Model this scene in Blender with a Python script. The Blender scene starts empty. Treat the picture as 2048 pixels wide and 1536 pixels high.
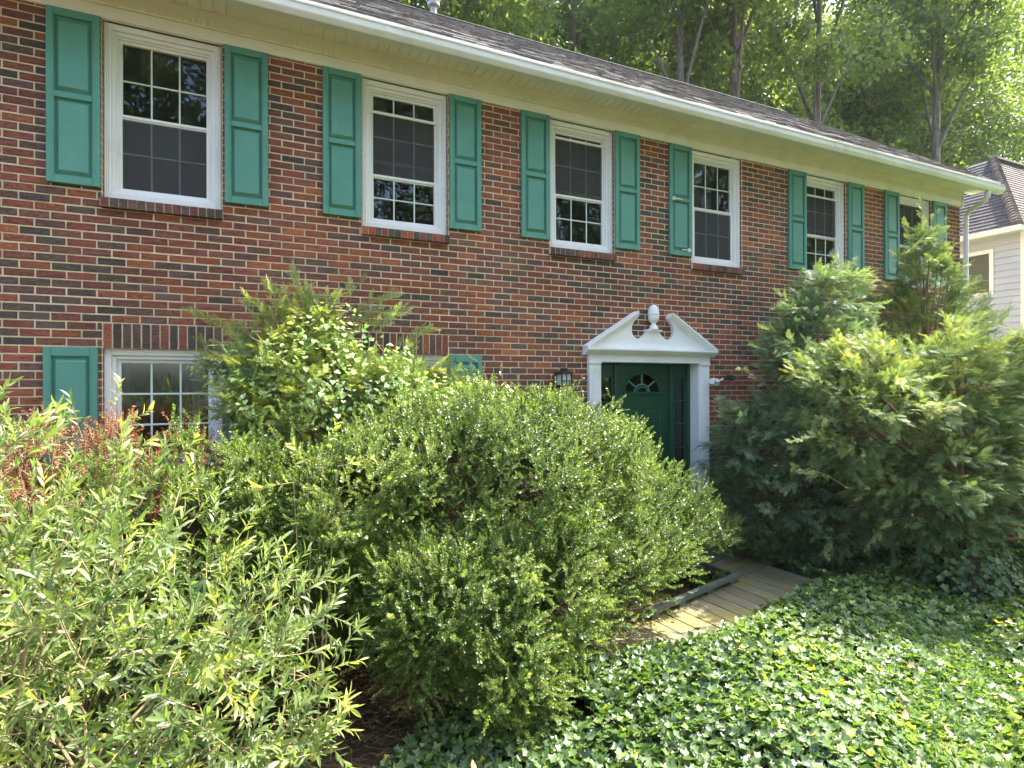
import bpy, math, random
import numpy as np
from math import radians, sin, cos, pi, atan2, hypot
from mathutils import Vector, Matrix

random.seed(7)
RNG = np.random.default_rng(11)
S = bpy.context.scene
COL = S.collection

# ------------------------------------------------------------------ camera, sky, sun, exposure
cd = bpy.data.cameras.new('camera')
cam = bpy.data.objects.new('camera', cd); COL.objects.link(cam)
cd.sensor_width = 36.0; cd.lens = 1134 / 2048 * 36.0
cd.clip_start = 0.05; cd.clip_end = 2000
cam.matrix_world = (Matrix.Translation((1.78, -5.69, -0.52)) @ Matrix.Rotation(radians(-24.59), 4, 'Z')
                    @ Matrix.Rotation(radians(90.01), 4, 'X') @ Matrix.Rotation(radians(-0.13), 4, 'Z'))
S.camera = cam

SUN_EL, SUN_AZ = radians(54), radians(6)          # azimuth measured from +X towards +Y (behind the facade)
w = bpy.data.worlds.new('World'); S.world = w; w.use_nodes = True
wn = w.node_tree; bg = wn.nodes['Background']
sky = wn.nodes.new('ShaderNodeTexSky'); sky.sky_type = 'NISHITA'; sky.sun_disc = False
sky.sun_elevation = SUN_EL; sky.sun_rotation = radians(90) - SUN_AZ
sky.air_density = 1.0; sky.dust_density = 3.0; sky.ozone_density = 1.0
wn.links.new(sky.outputs[0], bg.inputs[0]); bg.inputs[1].default_value = 0.15
sl = bpy.data.lights.new('sun', 'SUN'); sl.energy = 3.0; sl.angle = radians(0.53); sl.color = (1.0, 0.95, 0.86)
so = bpy.data.objects.new('sun', sl); COL.objects.link(so)
so.rotation_euler = Vector((cos(SUN_EL) * cos(SUN_AZ), cos(SUN_EL) * sin(SUN_AZ), sin(SUN_EL))).to_track_quat('Z', 'Y').to_euler()
S.view_settings.view_transform = 'Standard'; S.view_settings.look = 'None'
S.view_settings.gamma = 1; S.view_settings.use_curve_mapping = False
S.view_settings.exposure = 2.55
S.render.engine = 'CYCLES'
S.cycles.max_bounces = 7; S.cycles.diffuse_bounces = 4; S.cycles.transmission_bounces = 4
S.cycles.transparent_max_bounces = 12; S.cycles.glossy_bounces = 3
S.cycles.caustics_reflective = False; S.cycles.caustics_refractive = False

# ------------------------------------------------------------------ node materials
def new_mat(name):
    m = bpy.data.materials.new(name); m.use_nodes = True
    nt = m.node_tree; nt.nodes.clear()
    out = nt.nodes.new('ShaderNodeOutputMaterial')
    return m, nt, out

def N(nt, t, **kw):
    n = nt.nodes.new(t)
    for k, v in kw.items():
        if k.startswith('i_'):
            key = k[2:]
            n.inputs[int(key) if key.isdigit() else key.replace('_', ' ')].default_value = v
        else: setattr(n, k, v)
    return n

def ramp(nt, stops, interp='LINEAR'):
    r = nt.nodes.new('ShaderNodeValToRGB'); cr = r.color_ramp; cr.interpolation = interp
    while len(cr.elements) > 1: cr.elements.remove(cr.elements[0])
    cr.elements[0].position = stops[0][0]; cr.elements[0].color = (*stops[0][1], 1)
    for p, c in stops[1:]:
        e = cr.elements.new(p); e.color = (*c, 1)
    return r

def mat_simple(name, c, rough=0.6, noise=0.12, scale=8, bump=0.0, bscale=60, spec=0.4, metal=0.0, dirt=None, vary=0):
    """painted or plain surface: base colour broken by noise and an optional dirt colour"""
    m, nt, out = new_mat(name); L = nt.links
    p = N(nt, 'ShaderNodeBsdfPrincipled', i_Roughness=rough, i_Metallic=metal)
    p.inputs['Specular IOR Level'].default_value = spec
    tc = N(nt, 'ShaderNodeTexCoord')
    n1 = N(nt, 'ShaderNodeTexNoise', i_Scale=scale, i_Detail=6.0, i_Roughness=0.6)
    L.new(tc.outputs['Object'], n1.inputs['Vector'])
    lo = tuple(max(0, v * (1 - noise)) for v in c); hi = tuple(min(1, v * (1 + noise)) for v in c)
    r = ramp(nt, [(0.3, lo), (0.7, hi)]); L.new(n1.outputs['Fac'], r.inputs['Fac'])
    col = r.outputs['Color']
    if dirt:
        n2 = N(nt, 'ShaderNodeTexNoise', i_Scale=scale * 0.6, i_Detail=9.0, i_Roughness=0.75)
        L.new(tc.outputs['Object'], n2.inputs['Vector'])
        rr = ramp(nt, [(0.52, (0, 0, 0)), (0.72, (1, 1, 1))]); L.new(n2.outputs['Fac'], rr.inputs['Fac'])
        mx = N(nt, 'ShaderNodeMixRGB'); mx.inputs[2].default_value = (*dirt, 1)
        mul = N(nt, 'ShaderNodeMath', operation='MULTIPLY', i_1=0.55)
        L.new(rr.outputs['Color'], mul.inputs[0]); L.new(mul.outputs[0], mx.inputs[0]); L.new(col, mx.inputs[1]); col = mx.outputs[0]
    if vary:
        oi = N(nt, 'ShaderNodeObjectInfo'); mr = N(nt, 'ShaderNodeMapRange', i_3=1 - vary, i_4=1 + vary); L.new(oi.outputs['Random'], mr.inputs[0])
        hv = N(nt, 'ShaderNodeHueSaturation'); L.new(mr.outputs[0], hv.inputs['Value']); L.new(col, hv.inputs['Color']); col = hv.outputs[0]
    L.new(col, p.inputs['Base Color'])
    if bump:
        n3 = N(nt, 'ShaderNodeTexNoise', i_Scale=bscale, i_Detail=4.0)
        L.new(tc.outputs['Object'], n3.inputs['Vector'])
        b = N(nt, 'ShaderNodeBump', i_Strength=bump, i_Distance=0.01)
        L.new(n3.outputs['Fac'], b.inputs['Height']); L.new(b.outputs[0], p.inputs['Normal'])
    L.new(p.outputs[0], out.inputs[0])
    return m

def mat_leaf(name, stops, rough=0.38, trans=0.4, tcol=None, spec=0.5):
    m, nt, out = new_mat(name); L = nt.links
    a = N(nt, 'ShaderNodeAttribute', attribute_name='tint')
    r = ramp(nt, stops); L.new(a.outputs['Fac'], r.inputs['Fac'])
    p = N(nt, 'ShaderNodeBsdfPrincipled', i_Roughness=rough)
    p.inputs['Specular IOR Level'].default_value = spec
    L.new(r.outputs['Color'], p.inputs['Base Color'])
    t = N(nt, 'ShaderNodeBsdfTranslucent')
    mx = N(nt, 'ShaderNodeMixRGB', blend_type='MULTIPLY', i_0=1.0)
    mx.inputs[2].default_value = (*(tcol or (1.7, 1.9, 0.6)), 1)
    L.new(r.outputs['Color'], mx.inputs[1]); L.new(mx.outputs[0], t.inputs[0])
    ms = N(nt, 'ShaderNodeMixShader', i_0=trans)
    L.new(p.outputs[0], ms.inputs[1]); L.new(t.outputs[0], ms.inputs[2]); L.new(ms.outputs[0], out.inputs[0])
    return m

def mat_brick():
    m, nt, out = new_mat('brick'); L = nt.links
    a = N(nt, 'ShaderNodeAttribute', attribute_name='bcol')
    tc = N(nt, 'ShaderNodeTexCoord')
    mp = N(nt, 'ShaderNodeMapping'); mp.inputs['Scale'].default_value = (14, 30, 42)
    L.new(tc.outputs['Object'], mp.inputs[0])
    n = N(nt, 'ShaderNodeTexNoise', i_Scale=1.6, i_Detail=8.0, i_Roughness=0.7); L.new(mp.outputs[0], n.inputs['Vector'])
    r = ramp(nt, [(0.25, (0.55, 0.55, 0.58)), (0.5, (1, 1, 1)), (0.75, (1.25, 1.2, 1.15))]); L.new(n.outputs['Fac'], r.inputs['Fac'])
    mx = N(nt, 'ShaderNodeMixRGB', blend_type='MULTIPLY', i_0=1.0)
    L.new(a.outputs['Color'], mx.inputs[1]); L.new(r.outputs['Color'], mx.inputs[2])
    # scored dark creases across the brick face
    n2 = N(nt, 'ShaderNodeTexNoise', i_Scale=2.2, i_Detail=3.0, i_Distortion=1.2)
    mp2 = N(nt, 'ShaderNodeMapping'); mp2.inputs['Scale'].default_value = (9, 20, 30)
    L.new(tc.outputs['Object'], mp2.inputs[0]); L.new(mp2.outputs[0], n2.inputs['Vector'])
    r2 = ramp(nt, [(0.47, (1, 1, 1)), (0.5, (0.45, 0.42, 0.42)), (0.53, (1, 1, 1))]); L.new(n2.outputs['Fac'], r2.inputs['Fac'])
    mx2 = N(nt, 'ShaderNodeMixRGB', blend_type='MULTIPLY', i_0=0.45)
    L.new(mx.outputs[0], mx2.inputs[1]); L.new(r2.outputs['Color'], mx2.inputs[2])
    # large faint weathering
    n3 = N(nt, 'ShaderNodeTexNoise', i_Scale=0.8, i_Detail=5.0); L.new(tc.outputs['Object'], n3.inputs['Vector'])
    r3 = ramp(nt, [(0.35, (0.80, 0.81, 0.84)), (0.65, (1.12, 1.08, 1.05))]); L.new(n3.outputs['Fac'], r3.inputs['Fac'])
    mx3 = N(nt, 'ShaderNodeMixRGB', blend_type='MULTIPLY', i_0=1.0)
    L.new(mx2.outputs[0], mx3.inputs[1]); L.new(r3.outputs['Color'], mx3.inputs[2])
    p = N(nt, 'ShaderNodeBsdfPrincipled', i_Roughness=0.85)
    p.inputs['Specular IOR Level'].default_value = 0.25
    L.new(mx3.outputs[0], p.inputs['Base Color'])
    b = N(nt, 'ShaderNodeBump', i_Strength=1.0, i_Distance=0.010)
    ad = N(nt, 'ShaderNodeMath', operation='ADD'); L.new(n.outputs['Fac'], ad.inputs[0]); L.new(r2.outputs['Color'], ad.inputs[1])
    L.new(ad.outputs[0], b.inputs['Height']); L.new(b.outputs[0], p.inputs['Normal'])
    L.new(p.outputs[0], out.inputs[0])
    return m

def mat_glass(name, k=1.9, tint=(0.75, 0.82, 0.78)):
    m, nt, out = new_mat(name); L = nt.links
    t = N(nt, 'ShaderNodeBsdfTransparent'); t.inputs[0].default_value = (*tint, 1)
    g = N(nt, 'ShaderNodeBsdfGlossy', i_Roughness=0.015); g.inputs[0].default_value = (0.9, 0.95, 1, 1)
    tc = N(nt, 'ShaderNodeTexCoord')
    n = N(nt, 'ShaderNodeTexNoise', i_Scale=2.2, i_Detail=1.0); L.new(tc.outputs['Object'], n.inputs['Vector'])
    b = N(nt, 'ShaderNodeBump', i_Strength=0.10, i_Distance=0.02); L.new(n.outputs['Fac'], b.inputs['Height']); L.new(b.outputs[0], g.inputs['Normal'])
    f = N(nt, 'ShaderNodeFresnel', i_IOR=1.6)
    mul = N(nt, 'ShaderNodeMath', operation='MULTIPLY_ADD', i_1=k, i_2=0.0); mul.use_clamp = True
    L.new(f.outputs[0], mul.inputs[0])
    ms = N(nt, 'ShaderNodeMixShader'); L.new(mul.outputs[0], ms.inputs[0]); L.new(t.outputs[0], ms.inputs[1]); L.new(g.outputs[0], ms.inputs[2])
    L.new(ms.outputs[0], out.inputs[0])
    return m

def mat_screen():
    m, nt, out = new_mat('insect_mesh'); L = nt.links
    t = N(nt, 'ShaderNodeBsdfTransparent')
    d = N(nt, 'ShaderNodeBsdfDiffuse'); d.inputs[0].default_value = (0.10, 0.10, 0.105, 1)
    ms = N(nt, 'ShaderNodeMixShader', i_0=0.42); L.new(t.outputs[0], ms.inputs[1]); L.new(d.outputs[0], ms.inputs[2])
    L.new(ms.outputs[0], out.inputs[0]); return m

def mat_shingle(name, c1, c2, c3, su=1.1, sv=7.0):
    m, nt, out = new_mat(name); L = nt.links
    tc = N(nt, 'ShaderNodeTexCoord')
    mp = N(nt, 'ShaderNodeMapping'); mp.inputs['Scale'].default_value = (1, 1, 1)
    L.new(tc.outputs['Object'], mp.inputs[0])
    a = N(nt, 'ShaderNodeAttribute', attribute_name='bcol')
    n = N(nt, 'ShaderNodeTexNoise', i_Scale=9.0, i_Detail=8.0, i_Roughness=0.8); L.new(mp.outputs[0], n.inputs['Vector'])
    r = ramp(nt, [(0.28, c1), (0.5, c2), (0.72, c3)]); L.new(n.outputs['Fac'], r.inputs['Fac'])
    g = N(nt, 'ShaderNodeTexNoise', i_Scale=160.0, i_Detail=2.0); L.new(mp.outputs[0], g.inputs['Vector'])
    gr = ramp(nt, [(0.3, (0.6, 0.6, 0.6)), (0.7, (1.4, 1.4, 1.4))]); L.new(g.outputs['Fac'], gr.inputs['Fac'])
    mx = N(nt, 'ShaderNodeMixRGB', blend_type='MULTIPLY', i_0=1.0); L.new(r.outputs['Color'], mx.inputs[1]); L.new(gr.outputs['Color'], mx.inputs[2])
    mx2 = N(nt, 'ShaderNodeMixRGB', blend_type='MULTIPLY', i_0=1.0); L.new(mx.outputs[0], mx2.inputs[1]); L.new(a.outputs['Color'], mx2.inputs[2])
    p = N(nt, 'ShaderNodeBsdfPrincipled', i_Roughness=0.9); p.inputs['Specular IOR Level'].default_value = 0.3
    L.new(mx2.outputs[0], p.inputs['Base Color'])
    b = N(nt, 'ShaderNodeBump', i_Strength=0.8, i_Distance=0.01); L.new(g.outputs['Fac'], b.inputs['Height']); L.new(b.outputs[0], p.inputs['Normal'])
    L.new(p.outputs[0], out.inputs[0]); return m

def mat_wood_deck():
    m, nt, out = new_mat('weathered_deck_wood'); L = nt.links
    tc = N(nt, 'ShaderNodeTexCoord'); a = N(nt, 'ShaderNodeAttribute', attribute_name='bcol')
    mp = N(nt, 'ShaderNodeMapping'); mp.inputs['Scale'].default_value = (38, 3.0, 10)
    L.new(tc.outputs['Object'], mp.inputs[0])
    n = N(nt, 'ShaderNodeTexNoise', i_Scale=1.0, i_Detail=6.0, i_Roughness=0.65, i_Distortion=0.3); L.new(mp.outputs[0], n.inputs['Vector'])
    r = ramp(nt, [(0.3, (0.10, 0.083, 0.055)), (0.55, (0.20, 0.172, 0.118)), (0.8, (0.31, 0.275, 0.20))]); L.new(n.outputs['Fac'], r.inputs['Fac'])
    n2 = N(nt, 'ShaderNodeTexNoise', i_Scale=2.6, i_Detail=8.0, i_Roughness=0.7); L.new(tc.outputs['Object'], n2.inputs['Vector'])
    r2 = ramp(nt, [(0.42, (0, 0, 0)), (0.62, (1, 1, 1))]); L.new(n2.outputs['Fac'], r2.inputs['Fac'])
    mm = N(nt, 'ShaderNodeMath', operation='MULTIPLY', i_1=0.75); L.new(r2.outputs['Color'], mm.inputs[0])
    mx = N(nt, 'ShaderNodeMixRGB'); mx.inputs[2].default_value = (0.23, 0.21, 0.04, 1)   # algae growing on the boards
    L.new(mm.outputs[0], mx.inputs[0]); L.new(r.outputs['Color'], mx.inputs[1])
    mx2 = N(nt, 'ShaderNodeMixRGB', blend_type='MULTIPLY', i_0=1.0); L.new(mx.outputs[0], mx2.inputs[1]); L.new(a.outputs['Color'], mx2.inputs[2])
    p = N(nt, 'ShaderNodeBsdfPrincipled', i_Roughness=0.75); L.new(mx2.outputs[0], p.inputs['Base Color'])
    b = N(nt, 'ShaderNodeBump', i_Strength=0.4, i_Distance=0.004); L.new(n.outputs['Fac'], b.inputs['Height']); L.new(b.outputs[0], p.inputs['Normal'])
    L.new(p.outputs[0], out.inputs[0]); return m

def mat_ground():
    m, nt, out = new_mat('soil_and_mulch'); L = nt.links
    tc = N(nt, 'ShaderNodeTexCoord')
    n = N(nt, 'ShaderNodeTexNoise', i_Scale=22.0, i_Detail=10.0, i_Roughness=0.75); L.new(tc.outputs['Object'], n.inputs['Vector'])
    r = ramp(nt, [(0.3, (0.018, 0.011, 0.007)), (0.5, (0.055, 0.034, 0.02)), (0.72, (0.13, 0.085, 0.05))]); L.new(n.outputs['Fac'], r.inputs['Fac'])
    sx = N(nt, 'ShaderNodeSeparateXYZ'); L.new(tc.outputs['Object'], sx.inputs[0])
    gr = N(nt, 'ShaderNodeMapRange', i_1=12.5, i_2=13.5); L.new(sx.outputs['X'], gr.inputs[0])
    n2 = N(nt, 'ShaderNodeTexNoise', i_Scale=3.0, i_Detail=8.0); L.new(tc.outputs['Object'], n2.inputs['Vector'])
    r2 = ramp(nt, [(0.35, (0.06, 0.11, 0.02)), (0.65, (0.16, 0.20, 0.05))]); L.new(n2.outputs['Fac'], r2.inputs['Fac'])
    mx = N(nt, 'ShaderNodeMixRGB'); L.new(gr.outputs[0], mx.inputs[0]); L.new(r.outputs['Color'], mx.inputs[1]); L.new(r2.outputs['Color'], mx.inputs[2])
    p = N(nt, 'ShaderNodeBsdfPrincipled', i_Roughness=0.95); L.new(mx.outputs[0], p.inputs['Base Color'])
    b = N(nt, 'ShaderNodeBump', i_Strength=1.0, i_Distance=0.03); L.new(n.outputs['Fac'], b.inputs['Height']); L.new(b.outputs[0], p.inputs['Normal'])
    L.new(p.outputs[0], out.inputs[0]); return m

def mat_bark(name, c1, c2):
    m, nt, out = new_mat(name); L = nt.links
    tc = N(nt, 'ShaderNodeTexCoord')
    mp = N(nt, 'ShaderNodeMapping'); mp.inputs['Scale'].default_value = (6, 6, 1.2); L.new(tc.outputs['Object'], mp.inputs[0])
    n = N(nt, 'ShaderNodeTexNoise', i_Scale=3.0, i_Detail=8.0, i_Roughness=0.7); L.new(mp.outputs[0], n.inputs['Vector'])
    r = ramp(nt, [(0.35, c1), (0.65, c2)]); L.new(n.outputs['Fac'], r.inputs['Fac'])
    p = N(nt, 'ShaderNodeBsdfPrincipled', i_Roughness=0.9); L.new(r.outputs['Color'], p.inputs['Base Color'])
    b = N(nt, 'ShaderNodeBump', i_Strength=1.0, i_Distance=0.03); L.new(n.outputs['Fac'], b.inputs['Height']); L.new(b.outputs[0], p.inputs['Normal'])
    L.new(p.outputs[0], out.inputs[0]); return m

M = {}
M['brick'] = mat_brick()
M['mortar'] = mat_simple('mortar', (0.74, 0.60, 0.40), 0.95, 0.16, 14, 0.6, 200, 0.2, dirt=(0.48, 0.41, 0.29))
M['green'] = mat_simple('green_shutter_paint', (0.095, 0.285, 0.225), 0.48, 0.07, 5, 0.08, 90, 0.45, dirt=(0.16, 0.33, 0.27), vary=.07)
M['white'] = mat_simple('white_window_vinyl', (0.80, 0.80, 0.80), 0.45, 0.03, 3, 0, 60, 0.4, dirt=(0.58, 0.57, 0.52))
M['trim'] = mat_simple('cream_white_trim_paint', (0.83, 0.81, 0.74), 0.6, 0.05, 3, 0.05, 60, 0.35, dirt=(0.62, 0.58, 0.42))
M['gutter'] = mat_simple('white_gutter_metal', (0.76, 0.76, 0.74), 0.4, 0.04, 2, 0, 60, 0.5, dirt=(0.46, 0.47, 0.40))
M['gutter_in'] = mat_simple('dark_fascia', (0.16, 0.16, 0.11), 0.8, 0.4, 12)  # dark mottled olive board above the gutter lip
M['muntin'] = mat_simple('pale_grille_vinyl', (0.66, 0.76, 0.69), 0.5, 0.03)
M['glass'] = mat_glass('window_glass', 1.15); M['glass_n'] = mat_glass('neighbour_window_glass', .55)
M['screen'] = mat_screen()
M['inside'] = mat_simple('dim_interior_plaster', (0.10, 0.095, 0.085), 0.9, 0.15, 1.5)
M['curtain'] = mat_simple('pale_curtain_cloth', (0.34, 0.37, 0.33), 0.9, 0.05)
M['doorgreen'] = mat_simple('dark_green_door_paint', (0.011, 0.066, 0.036), 0.42, 0.06, 4, 0.05, 80, 0.45)
M['black'] = mat_simple('black_lantern_metal', (0.012, 0.012, 0.013), 0.4, 0.2)
M['frost'] = mat_simple('frosted_glass', (0.62, 0.66, 0.66), 0.35, 0.05)
M['shingle'] = mat_shingle('asphalt_shingle', (0.075, 0.066, 0.063), (0.185, 0.167, 0.16), (0.33, 0.305, 0.29))
M['shingle_n'] = mat_shingle('neighbour_shingle', (0.10, 0.085, 0.08), (0.19, 0.165, 0.155), (0.27, 0.24, 0.23))
M['siding'] = mat_simple('grey_lap_siding', (0.45, 0.49, 0.58), 0.6, 0.03, 2)
M['deck'] = mat_wood_deck()
M['ground'] = mat_ground()
M['kick'] = mat_simple('weathered_grey_green_rail', (0.12, 0.14, 0.11), 0.8, 0.35, 20, 0.4, 60)
M['cardboard'] = mat_simple('brown_cardboard', (0.38, 0.23, 0.14), 0.9, 0.1)
M['bark'] = mat_bark('grey_bark', (0.07, 0.055, 0.045), (0.24, 0.20, 0.17))
M['pinebark'] = mat_bark('pine_bark', (0.10, 0.07, 0.055), (0.30, 0.24, 0.20))
M['stem'] = mat_simple('shrub_stem', (0.30, 0.22, 0.13), 0.7, 0.3, 20)
M['twig'] = mat_simple('brown_twig', (0.14, 0.095, 0.06), 0.8, 0.3, 20)
M['pipe'] = mat_simple('galvanised_pipe', (0.42, 0.42, 0.40), 0.55, 0.3, 12, metal=0.5, dirt=(0.25, 0.22, 0.17))
M['deadwood'] = mat_simple('reddish_dead_twigs', (0.26, 0.14, 0.085), 0.85, 0.4, 20)
M['straw'] = mat_simple('dry_pine_straw', (0.26, 0.14, 0.07), 0.8, 0.4, 6)

M['boxwood'] = mat_leaf('boxwood_leaf', [(0, (0.038, 0.075, 0.022)), (0.45, (0.115, 0.18, 0.050)), (0.8, (0.22, 0.285, 0.085)), (1, (0.34, 0.37, 0.14))], 0.36, 0.40, spec=0.6)
M['holly'] = mat_leaf('dark_holly_leaf', [(0, (0.02, 0.045, 0.018)), (0.6, (0.05, 0.095, 0.035)), (1, (0.10, 0.15, 0.05))], 0.4, 0.25)
M['willow'] = mat_leaf('long_glossy_leaf', [(0, (0.06, 0.10, 0.035)), (0.45, (0.15, 0.215, 0.075)), (0.8, (0.26, 0.32, 0.11)), (1, (0.42, 0.43, 0.13))], 0.33, 0.34, spec=0.8)
M['orange'] = mat_leaf('rusty_spent_leaf', [(0, (0.34, 0.16, 0.08)), (0.45, (0.56, 0.29, 0.15)), (0.7, (0.66, 0.44, 0.29)), (0.72, (0.24, 0.30, 0.09)), (1, (0.32, 0.36, 0.12))], 0.6, 0.3, (1.4, 1.0, 0.7))
M['vine'] = mat_leaf('heart_vine_leaf', [(0, (0.20, 0.32, 0.13)), (0.5, (0.40, 0.52, 0.25)), (0.9, (0.58, 0.66, 0.38)), (0.97, (0.5, 0.42, 0.04)), (1, (0.62, 0.50, 0.04))], 0.58, 0.42, spec=0.3)
M['juniper'] = mat_leaf('juniper_spray', [(0, (0.085, 0.130, 0.062)), (0.5, (0.215, 0.280, 0.115)), (0.85, (0.35, 0.405, 0.155)), (1, (0.50, 0.47, 0.15))], 0.6, 0.34, (1.45, 1.6, .8))
M['cypress'] = mat_leaf('blue_green_cypress_spray', [(0, (0.080, 0.130, 0.085)), (0.5, (0.175, 0.250, 0.145)), (0.85, (0.29, 0.36, 0.18)), (1, (0.38, 0.42, 0.18))], 0.6, 0.3, (1.4, 1.6, 0.8))
M['ivy'] = mat_leaf('ivy_leaf', [(0, (0.042, 0.078, 0.035)), (0.4, (0.105, 0.170, 0.060)), (0.75, (0.20, 0.28, 0.09)), (0.96, (0.29, 0.36, 0.12)), (1, (0.55, 0.50, 0.08))], 0.40, 0.30, spec=0.7)
M['tree'] = mat_leaf('broadleaf_tree_leaf', [(0, (0.075, 0.11, 0.055)), (0.5, (0.14, 0.19, 0.08)), (1, (0.24, 0.29, 0.10))], 0.5, 0.55, (1.7, 1.75, 0.6))
M['pine'] = mat_leaf('pine_needle_tuft', [(0, (0.035, 0.07, 0.02)), (1, (0.10, 0.16, 0.04))], 0.6, 0.35)

# ------------------------------------------------------------------ mesh helpers
def tag(o, label=None, cat=None, group=None, kind=None):
    if label: o['label'] = label
    if cat: o['category'] = cat
    if group: o['group'] = group
    if kind: o['kind'] = kind
    return o

def empty(name, loc=(0, 0, 0)):
    o = bpy.data.objects.new(name, None); o.location = loc; o.empty_display_size = 0.2
    COL.objects.link(o); return o

def link(name, me, mats, parent=None):
    o = bpy.data.objects.new(name, me); COL.objects.link(o)
    for m in (mats if isinstance(mats, (list, tuple)) else [mats]): me.materials.append(m)
    if parent is not None:
        o.parent = parent
        q = Vector((0, 0, 0)); a = parent
        while a is not None: q += a.location; a = a.parent
        o.location = -q                                       # geometry is authored in world coordinates
    return o

class MB:
    """collects polygons (optional colour per face) and builds one mesh object"""
    def __init__(s): s.v = []; s.f = []; s.c = []; s.m = []
    def face(s, pts, c=(1, 1, 1), m=0):
        n = len(s.v); s.v += [tuple(p) for p in pts]; s.f.append(tuple(range(n, n + len(pts)))); s.c.append(c); s.m.append(m)
    def poly(s, vs, fs, c=(1, 1, 1), m=0):
        n = len(s.v); s.v += [tuple(p) for p in vs]
        for f in fs: s.f.append(tuple(i + n for i in f)); s.c.append(c); s.m.append(m)
    def box(s, x0, x1, y0, y1, z0, z1, c=(1, 1, 1), m=0):
        vs = [(x, y, z) for z in (z0, z1) for y in (y0, y1) for x in (x0, x1)]
        s.poly(vs, [(0, 2, 3, 1), (4, 5, 7, 6), (0, 1, 5, 4), (1, 3, 7, 5), (3, 2, 6, 7), (2, 0, 4, 6)], c, m)
    def cbox(s, x0, x1, y0, y1, z0, z1, b=0.004, c=(1, 1, 1), m=0):
        """box whose front (low y) edges are chamfered by b"""
        o = [(x0, z0), (x1, z0), (x1, z1), (x0, z1)]; i = [(x0 + b, z0 + b), (x1 - b, z0 + b), (x1 - b, z1 - b), (x0 + b, z1 - b)]
        vs = [(x, y1, z) for x, z in o] + [(x, y0 + b, z) for x, z in o] + [(x, y0, z) for x, z in i]
        fs = [(8, 9, 10, 11)] + [(4 + k, 4 + (k + 1) % 4, 8 + (k + 1) % 4, 8 + k) for k in range(4)] + [(k, (k + 1) % 4, 4 + (k + 1) % 4, 4 + k) for k in range(4)] + [(3, 2, 1, 0)]
        s.poly(vs, fs, c, m)
    def extrude_x(s, prof, x0, x1, c=(1, 1, 1), m=0, closed=True, caps=True):
        n = len(prof); vs = [(x0, y, z) for y, z in prof] + [(x1, y, z) for y, z in prof]
        fs = [(i, (i + 1) % n, n + (i + 1) % n, n + i) for i in range(n if closed else n - 1)]
        if caps: fs += [tuple(range(n - 1, -1, -1)), tuple(range(n, 2 * n))]
        s.poly(vs, fs, c, m)
    def extrude_y(s, prof, y0, y1, c=(1, 1, 1), m=0):
        """closed outline of (x, z) points given a thickness in y; y0 is the front"""
        n = len(prof); vs = [(x, y0, z) for x, z in prof] + [(x, y1, z) for x, z in prof]
        fs = [tuple(range(n)), tuple(range(2 * n - 1, n - 1, -1))] + [((i + 1) % n, i, n + i, n + (i + 1) % n) for i in range(n)]
        s.poly(vs, fs, c, m)
    def tube(s, pts, rads, seg=8, c=(1, 1, 1), m=0):
        pts = [Vector(p) for p in pts]; rings = []
        for i, p in enumerate(pts):
            d = (pts[min(i + 1, len(pts) - 1)] - pts[max(i - 1, 0)]).normalized()
            a = d.cross(Vector((0, 0, 1)) if abs(d.z) < 0.9 else Vector((1, 0, 0))).normalized(); b = d.cross(a)
            r = rads[i] if hasattr(rads, '__len__') else rads
            rings.append([p + a * (r * cos(2 * pi * k / seg)) + b * (r * sin(2 * pi * k / seg)) for k in range(seg)])
        vs = [q for r in rings for q in r]; fs = []
        for i in range(len(rings) - 1):
            for k in range(seg):
                k2 = (k + 1) % seg; fs.append((i * seg + k, i * seg + k2, (i + 1) * seg + k2, (i + 1) * seg + k))
        fs += [tuple(range(seg - 1, -1, -1)), tuple(range((len(rings) - 1) * seg, len(rings) * seg))]
        s.poly(vs, fs, c, m)
    def lathe(s, prof, cx, cy, seg=20, c=(1, 1, 1), m=0):
        vs = [(cx + r * cos(2 * pi * k / seg), cy + r * sin(2 * pi * k / seg), z) for r, z in prof for k in range(seg)]
        fs = [(i * seg + k, i * seg + (k + 1) % seg, (i + 1) * seg + (k + 1) % seg, (i + 1) * seg + k) for i in range(len(prof) - 1) for k in range(seg)]
        fs += [tuple(range(seg - 1, -1, -1)), tuple(range((len(prof) - 1) * seg, len(prof) * seg))]
        s.poly(vs, fs, c, m)
    def build(s, name, mats, parent=None, col=False, smooth=False):
        me = bpy.data.meshes.new(name); me.from_pydata(s.v, [], s.f)
        if max(s.m) > 0: me.polygons.foreach_set('material_index', s.m)
        if col:
            a = me.attributes.new('bcol', 'FLOAT_COLOR', 'CORNER'); arr = []
            for f, c in zip(s.f, s.c): arr += [c[0], c[1], c[2], 1.0] * len(f)
            a.data.foreach_set('color', arr)
        if smooth:
            me.polygons.foreach_set('use_smooth', [True] * len(s.f)); me.set_sharp_from_angle(angle=radians(35))
        return link(name, me, mats, parent)

# ---- scattering of leaf templates with numpy (real leaf geometry, one mesh per plant part)
def norm(a): return a / np.maximum(np.linalg.norm(a, axis=-1, keepdims=True), 1e-9)

class Tpl:
    def __init__(s): s.v = []; s.f = []; s.t = []; s.m = []
    def add(s, vs, fs, t, m=0):
        n = len(s.v); s.v += [tuple(v) for v in vs]; s.t += [t] * len(vs)
        for f in fs: s.f.append(tuple(i + n for i in f)); s.m.append(m)
    def fin(s):
        s.V = np.array(s.v, float); s.T = np.array(s.t, float); s.cnt = np.array([len(f) for f in s.f])
        s.L = np.array([i for f in s.f for i in f]); s.M = np.array(s.m); return s

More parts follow.
